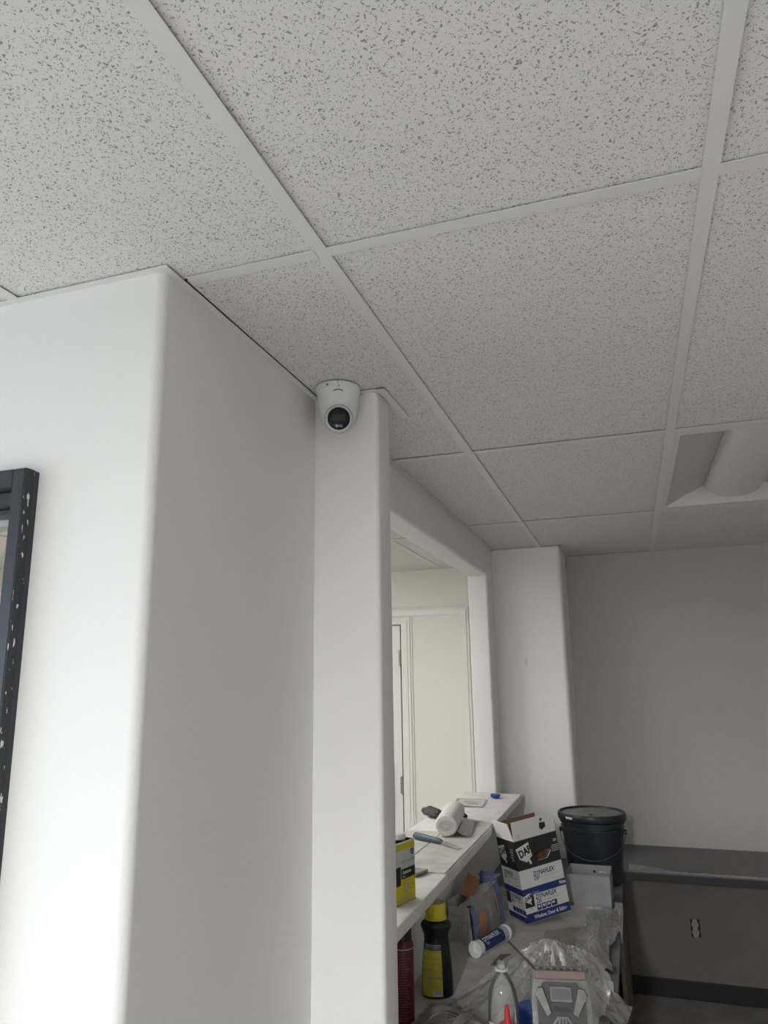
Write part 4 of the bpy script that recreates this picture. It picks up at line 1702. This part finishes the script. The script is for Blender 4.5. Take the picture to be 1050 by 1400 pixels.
o = obj('plastic_film', sheet(drape3, 36, 30, 0.0), M_film, None, True)
tag(o, 'ragged end of clear film overhanging the counter edge beside the radio', 'plastic film')

# scrap strip over the counter edge
bm = B()
box(bm, DX - 0.030, DX + 0.001, 3.18, 3.55, Z + 0.0005, Z + 0.0015)
box(bm, DX + 0.0002, DX + 0.0016, 3.18, 3.55, Z - 0.04, Z + 0.0015)
tag(obj('masking_strip', bm, M_paper), 'pale masking strip folded over the counter edge beside the steel box', 'tape')
sm = sheet(lambda u, v: (-0.10 + 0.80 * u, 4.104 + (0.15 - 0.10 * min(1, u * 3.2) - 0.03 * u) * v + 0.02 * noise2(u * 9, v * 3, 61) * v, Z + 0.0015 + 0.010 * abs(noise2(u * 18, v * 3, 62)) * math.sin(math.pi * v)), 60, 5, 0.0005)
tag(obj('plastic_film', sm, M_film2, None, True), 'thin clear film scrap lying along the front edge of the far counter', 'plastic film')
bm = B()
prism(bm, [(-0.35, 2.05), (DX - 0.004, 2.12), (DX - 0.02, 2.42), (-0.30, 2.36)], Z + 0.0035, Z + 0.0045)
tag(obj('paper_sheet', bm, M_paper), 'white paper sheet under the radio at the counter edge', 'paper')

# clear water bottle
t = thing('water_bottle', 'empty clear plastic water bottle without cap next to the radio', 'bottle', (-0.376, 2.02, Z + 0.004))
bm = B()
lathe(bm, [(0, 0), (0.032, 0), (0.0365, 0.004), (0.0375, 0.012), (0.0365, 0.06), (0.0375, 0.075), (0.0360, 0.08), (0.0375, 0.085), (0.0375, 0.160), (0.0345, 0.185), (0.026, 0.208), (0.0165, 0.222), (0.0125, 0.229), (0.0125, 0.2335)], 36)
obj('body', bm, M_clear, t, True)
bm = B()
lathe(bm, [(0.0125, 0.2335), (0.0165, 0.2335), (0.0170, 0.2355), (0.0165, 0.2375), (0.0125, 0.2375)], 28)
obj('neck_ring', bm, M_silver, t, True)
bm = B()
lathe(bm, [(0.0125, 0.2375), (0.0132, 0.2400), (0.0128, 0.2415), (0.0135, 0.2435), (0.0128, 0.2455), (0.0132, 0.250), (0.0118, 0.250), (0.0118, 0.2375)], 28)
obj('neck', bm, M_clear, t, True)
bm = B()
lathe(bm, [(0.0379, 0.090), (0.0380, 0.128)], 36)
wl = obj('label', bm, M_clear, t, True)
bm = B()
lathe(bm, [(0.0383, 0.118), (0.0383, 0.124)], 18, a0=-2.6, a1=-0.8)
obj('white_print', bm, M_white, wl)
bm = B()
lathe(bm, [(0.0384, 0.100), (0.0384, 0.116)], 10, a0=-2.3, a1=-1.7)
obj('red_print', bm, M_red, wl)

# glue bottle with red nozzle
t = thing('glue_bottle', 'white glue bottle with red pointed nozzle in front of the water bottle', 'bottle', (-0.350, 1.925, Z + 0.004))
bm = B()
lathe(bm, [(0, 0), (0.022, 0), (0.025, 0.004), (0.025, 0.11), (0.020, 0.125), (0.014, 0.130), (0, 0.130)], 28)
obj('body', bm, M_white, t, True)
bm = B()
lathe(bm, [(0.0, 0.128), (0.0195, 0.128), (0.0205, 0.131), (0.0200, 0.152), (0.0175, 0.155), (0.0085, 0.157), (0.0080, 0.160), (0.0045, 0.192), (0.0030, 0.193), (0, 0.193)], 28)
obj('nozzle_cap', bm, M_red, t, True)

# rugged radio
t = thing('jobsite_radio', 'silver-grey rugged jobsite radio with antenna at the front of the counter', 'radio', (-0.228, 1.985, Z + 0.024))
t.rotation_euler = (-0.36, 0, 0.18)
hw, dp, ht = 0.070, 0.055, 0.222
bm = B()
prism(bm, rpoly([(-hw + 0.012, 0, 0.006), (hw - 0.012, 0, 0.006), (hw, 0.05, 0.01), (hw, 0.165, 0.01), (hw - 0.004, ht, 0.012), (-hw + 0.004, ht, 0.012), (-hw, 0.165, 0.01), (-hw, 0.05, 0.01)], 4), -dp, dp, 'y')
bmesh.ops.bevel(bm, geom=[e for e in bm.edges if abs(e.verts[0].co.y - e.verts[1].co.y) < 1e-6], offset=0.006, segments=2, affect='EDGES')
body = obj('body', bm, M_radio, t, True)
yf = -dp - 0.001
bm = B()
prism(bm, [(-0.056, 0.03), (0.056, 0.03), (0.058, 0.17), (0.040, 0.20), (-0.040, 0.20), (-0.058, 0.17)], yf - 0.002, yf + 0.002, 'y')
obj('front_plate', bm, M_radiod, t)
# octagon frame
bm = B()
octo = [(0.031 * math.cos(a) * 1.05, 0.092 + 0.042 * math.sin(a)) for a in [math.pi / 8 + k * math.pi / 4 for k in range(8)]]
octi = [(p[0] * 0.84, 0.092 + (p[1] - 0.092) * 0.86) for p in octo]
for k in range(8):
    k2 = (k + 1) % 8
    q = [octo[k], octo[k2], octi[k2], octi[k]]
    prism(bm, q, yf - 0.009, yf, 'y')
obj('octagon_frame', bm, M_radio, t)
bm = B()
box(bm, -0.026, 0.026, yf - 0.010, yf - 0.002, 0.080, 0.108, 0.001, 1)
np_ = obj('name_plate', bm, M_radio, t)
bm = B()
for k in range(4):
    box(bm, -0.021, 0.021 - 0.004 * (k % 2), yf - 0.0106, yf - 0.0098, 0.085 + k * 0.0055, 0.0875 + k * 0.0055)
obj('embossed_line', bm, M_silver, np_)
for zz in (0.064, 0.113):
    for k in range(3):
        bm = B()
        box(bm, -0.010 + k * 0.0075, -0.006 + k * 0.0075, yf - 0.008, yf, zz, zz + 0.014)
        obj('grille_bar', bm, M_radio, t)
for s in (-1, 1):
    for k in range(4):
        bm = B()
        box(bm, min(s * 0.036, s * 0.056), max(s * 0.036, s * 0.056), yf - 0.006, yf, 0.070 + k * 0.013, 0.076 + k * 0.013, 0.001, 1)
        obj('side_louvre', bm, M_radio, t)
    for top in (1, -1):
        bm = B()
        zc = 0.158 if top > 0 else 0.034
        pts = [(s * 0.024, -0.022 * top), (s * 0.036, -0.030 * top), (s * 0.062, 0.014 * top), (s * 0.056, 0.030 * top), (s * 0.042, 0.030 * top)]
        pts = [(p[0], zc + p[1]) for p in pts]
        prism(bm, pts, yf - 0.013, yf, 'y')
        bmesh.ops.bevel(bm, geom=list(bm.edges), offset=0.0018, segments=1, affect='EDGES')
        bb = obj('bumper', bm, M_radio, t)
        if s > 0 and top > 0:
            bm = B()
            box(bm, 0.047, 0.058, yf - 0.0137, yf - 0.0128, 0.163, 0.176)
            obj('warning_sticker', bm, M_radiob, bb)
bm = B()
box(bm, -0.027, 0.027, yf - 0.006, yf, 0.158, 0.192, 0.002, 1)
ds = obj('display_bezel', bm, M_radio, t)
bm = B()
box(bm, -0.022, 0.022, yf - 0.0068, yf - 0.0058, 0.164, 0.187)
obj('display', bm, M_screen, ds)
bm = B()
prism(bm, rpoly([(-0.022, 0.140, 0.002), (0.022, 0.140, 0.002), (0.018, 0.150, 0.002), (-0.018, 0.150, 0.002)], 2), yf - 0.005, yf, 'y')
obj('speaker_slot', bm, M_blackp, t)
bm = B()
box(bm, -hw + 0.010, hw - 0.006, -dp - 0.003, -dp + 0.012, ht - 0.018, ht + 0.002, 0.003, 1)
obj('handle_band', bm, M_radiob, t)
bm = B()
box(bm, -hw + 0.012, hw - 0.010, -dp + 0.016, dp - 0.004, ht, ht + 0.012, 0.004, 2)
obj('handle', bm, M_radio, t)
for k in range(6):
    bm = B()
    x0 = -0.048 + k * 0.0165
    box(bm, x0, x0 + 0.011, -dp + 0.012, -dp + 0.0165, ht + 0.003, ht + 0.0075)
    obj('handle_slot', bm, M_blackp, t)
bm = B()
tube(bm, [(-0.052, -0.035, ht), (-0.118, -0.005, ht + 0.062)], [0.0034, 0.0026], 10)
obj('antenna', bm, M_radiod, t, True)
bm = B()
lathe(bm, [(0, 0), (0.0045, 0.001), (0.005, 0.004), (0, 0.006)], 10, cx=-0.052, cy=-0.035)
xform(bm, Matrix.Translation((0, 0, ht)))
obj('antenna_joint', bm, M_radiod, t)

# blue plastic tub behind the radio
t = thing('blue_tub', 'small blue plastic tub between the water bottle and the radio', 'tub', (-0.342, 2.235, Z + 0.004))
t.rotation_euler = (0, 0, -0.1)
bm = B()
lathe(bm, [(0, 0), (0.032, 0), (0.034, 0.003), (0.034, 0.075), (0.031, 0.078), (0.0, 0.078)], 28)
obj('body', bm, M_bluepl, t, True)
bm = B()
lathe(bm, [(0.034, 0.055), (0.036, 0.058), (0.036, 0.073), (0.034, 0.076)], 28)
obj('rim', bm, M_bluepl, t, True)

# bent metal offcuts at the bottom edge
for i, (lx, ly, rz, sc, lb_) in enumerate(((-0.585, 2.155, 0.5, 1.0, 'bent grey-green metal offcut nearest the maroon can'), (-0.500, 2.135, 0.9, 0.9, 'bent grey-green metal offcut nearest the water bottle'))):
    def strip(u, v):
        x = (-0.085 + 0.17 * u) * sc
        z = 0.05 * math.sin(math.pi * u * 0.9) ** 1.2 + 0.012 * (1 - u) + 0.02 * u
        y = (-0.022 + 0.044 * v)
        return (x, y, max(0.001, z + 0.012 * (abs(v - 0.5) * 2) - 0.008))
    o = obj('metal_offcut', sheet(strip, 14, 6, 0.0015), M_olive, None, True)
    o.location = (lx, ly, Z + 0.004)
    o.rotation_euler = (0, 0, rz)
    tag(o, lb_, 'metal offcut')
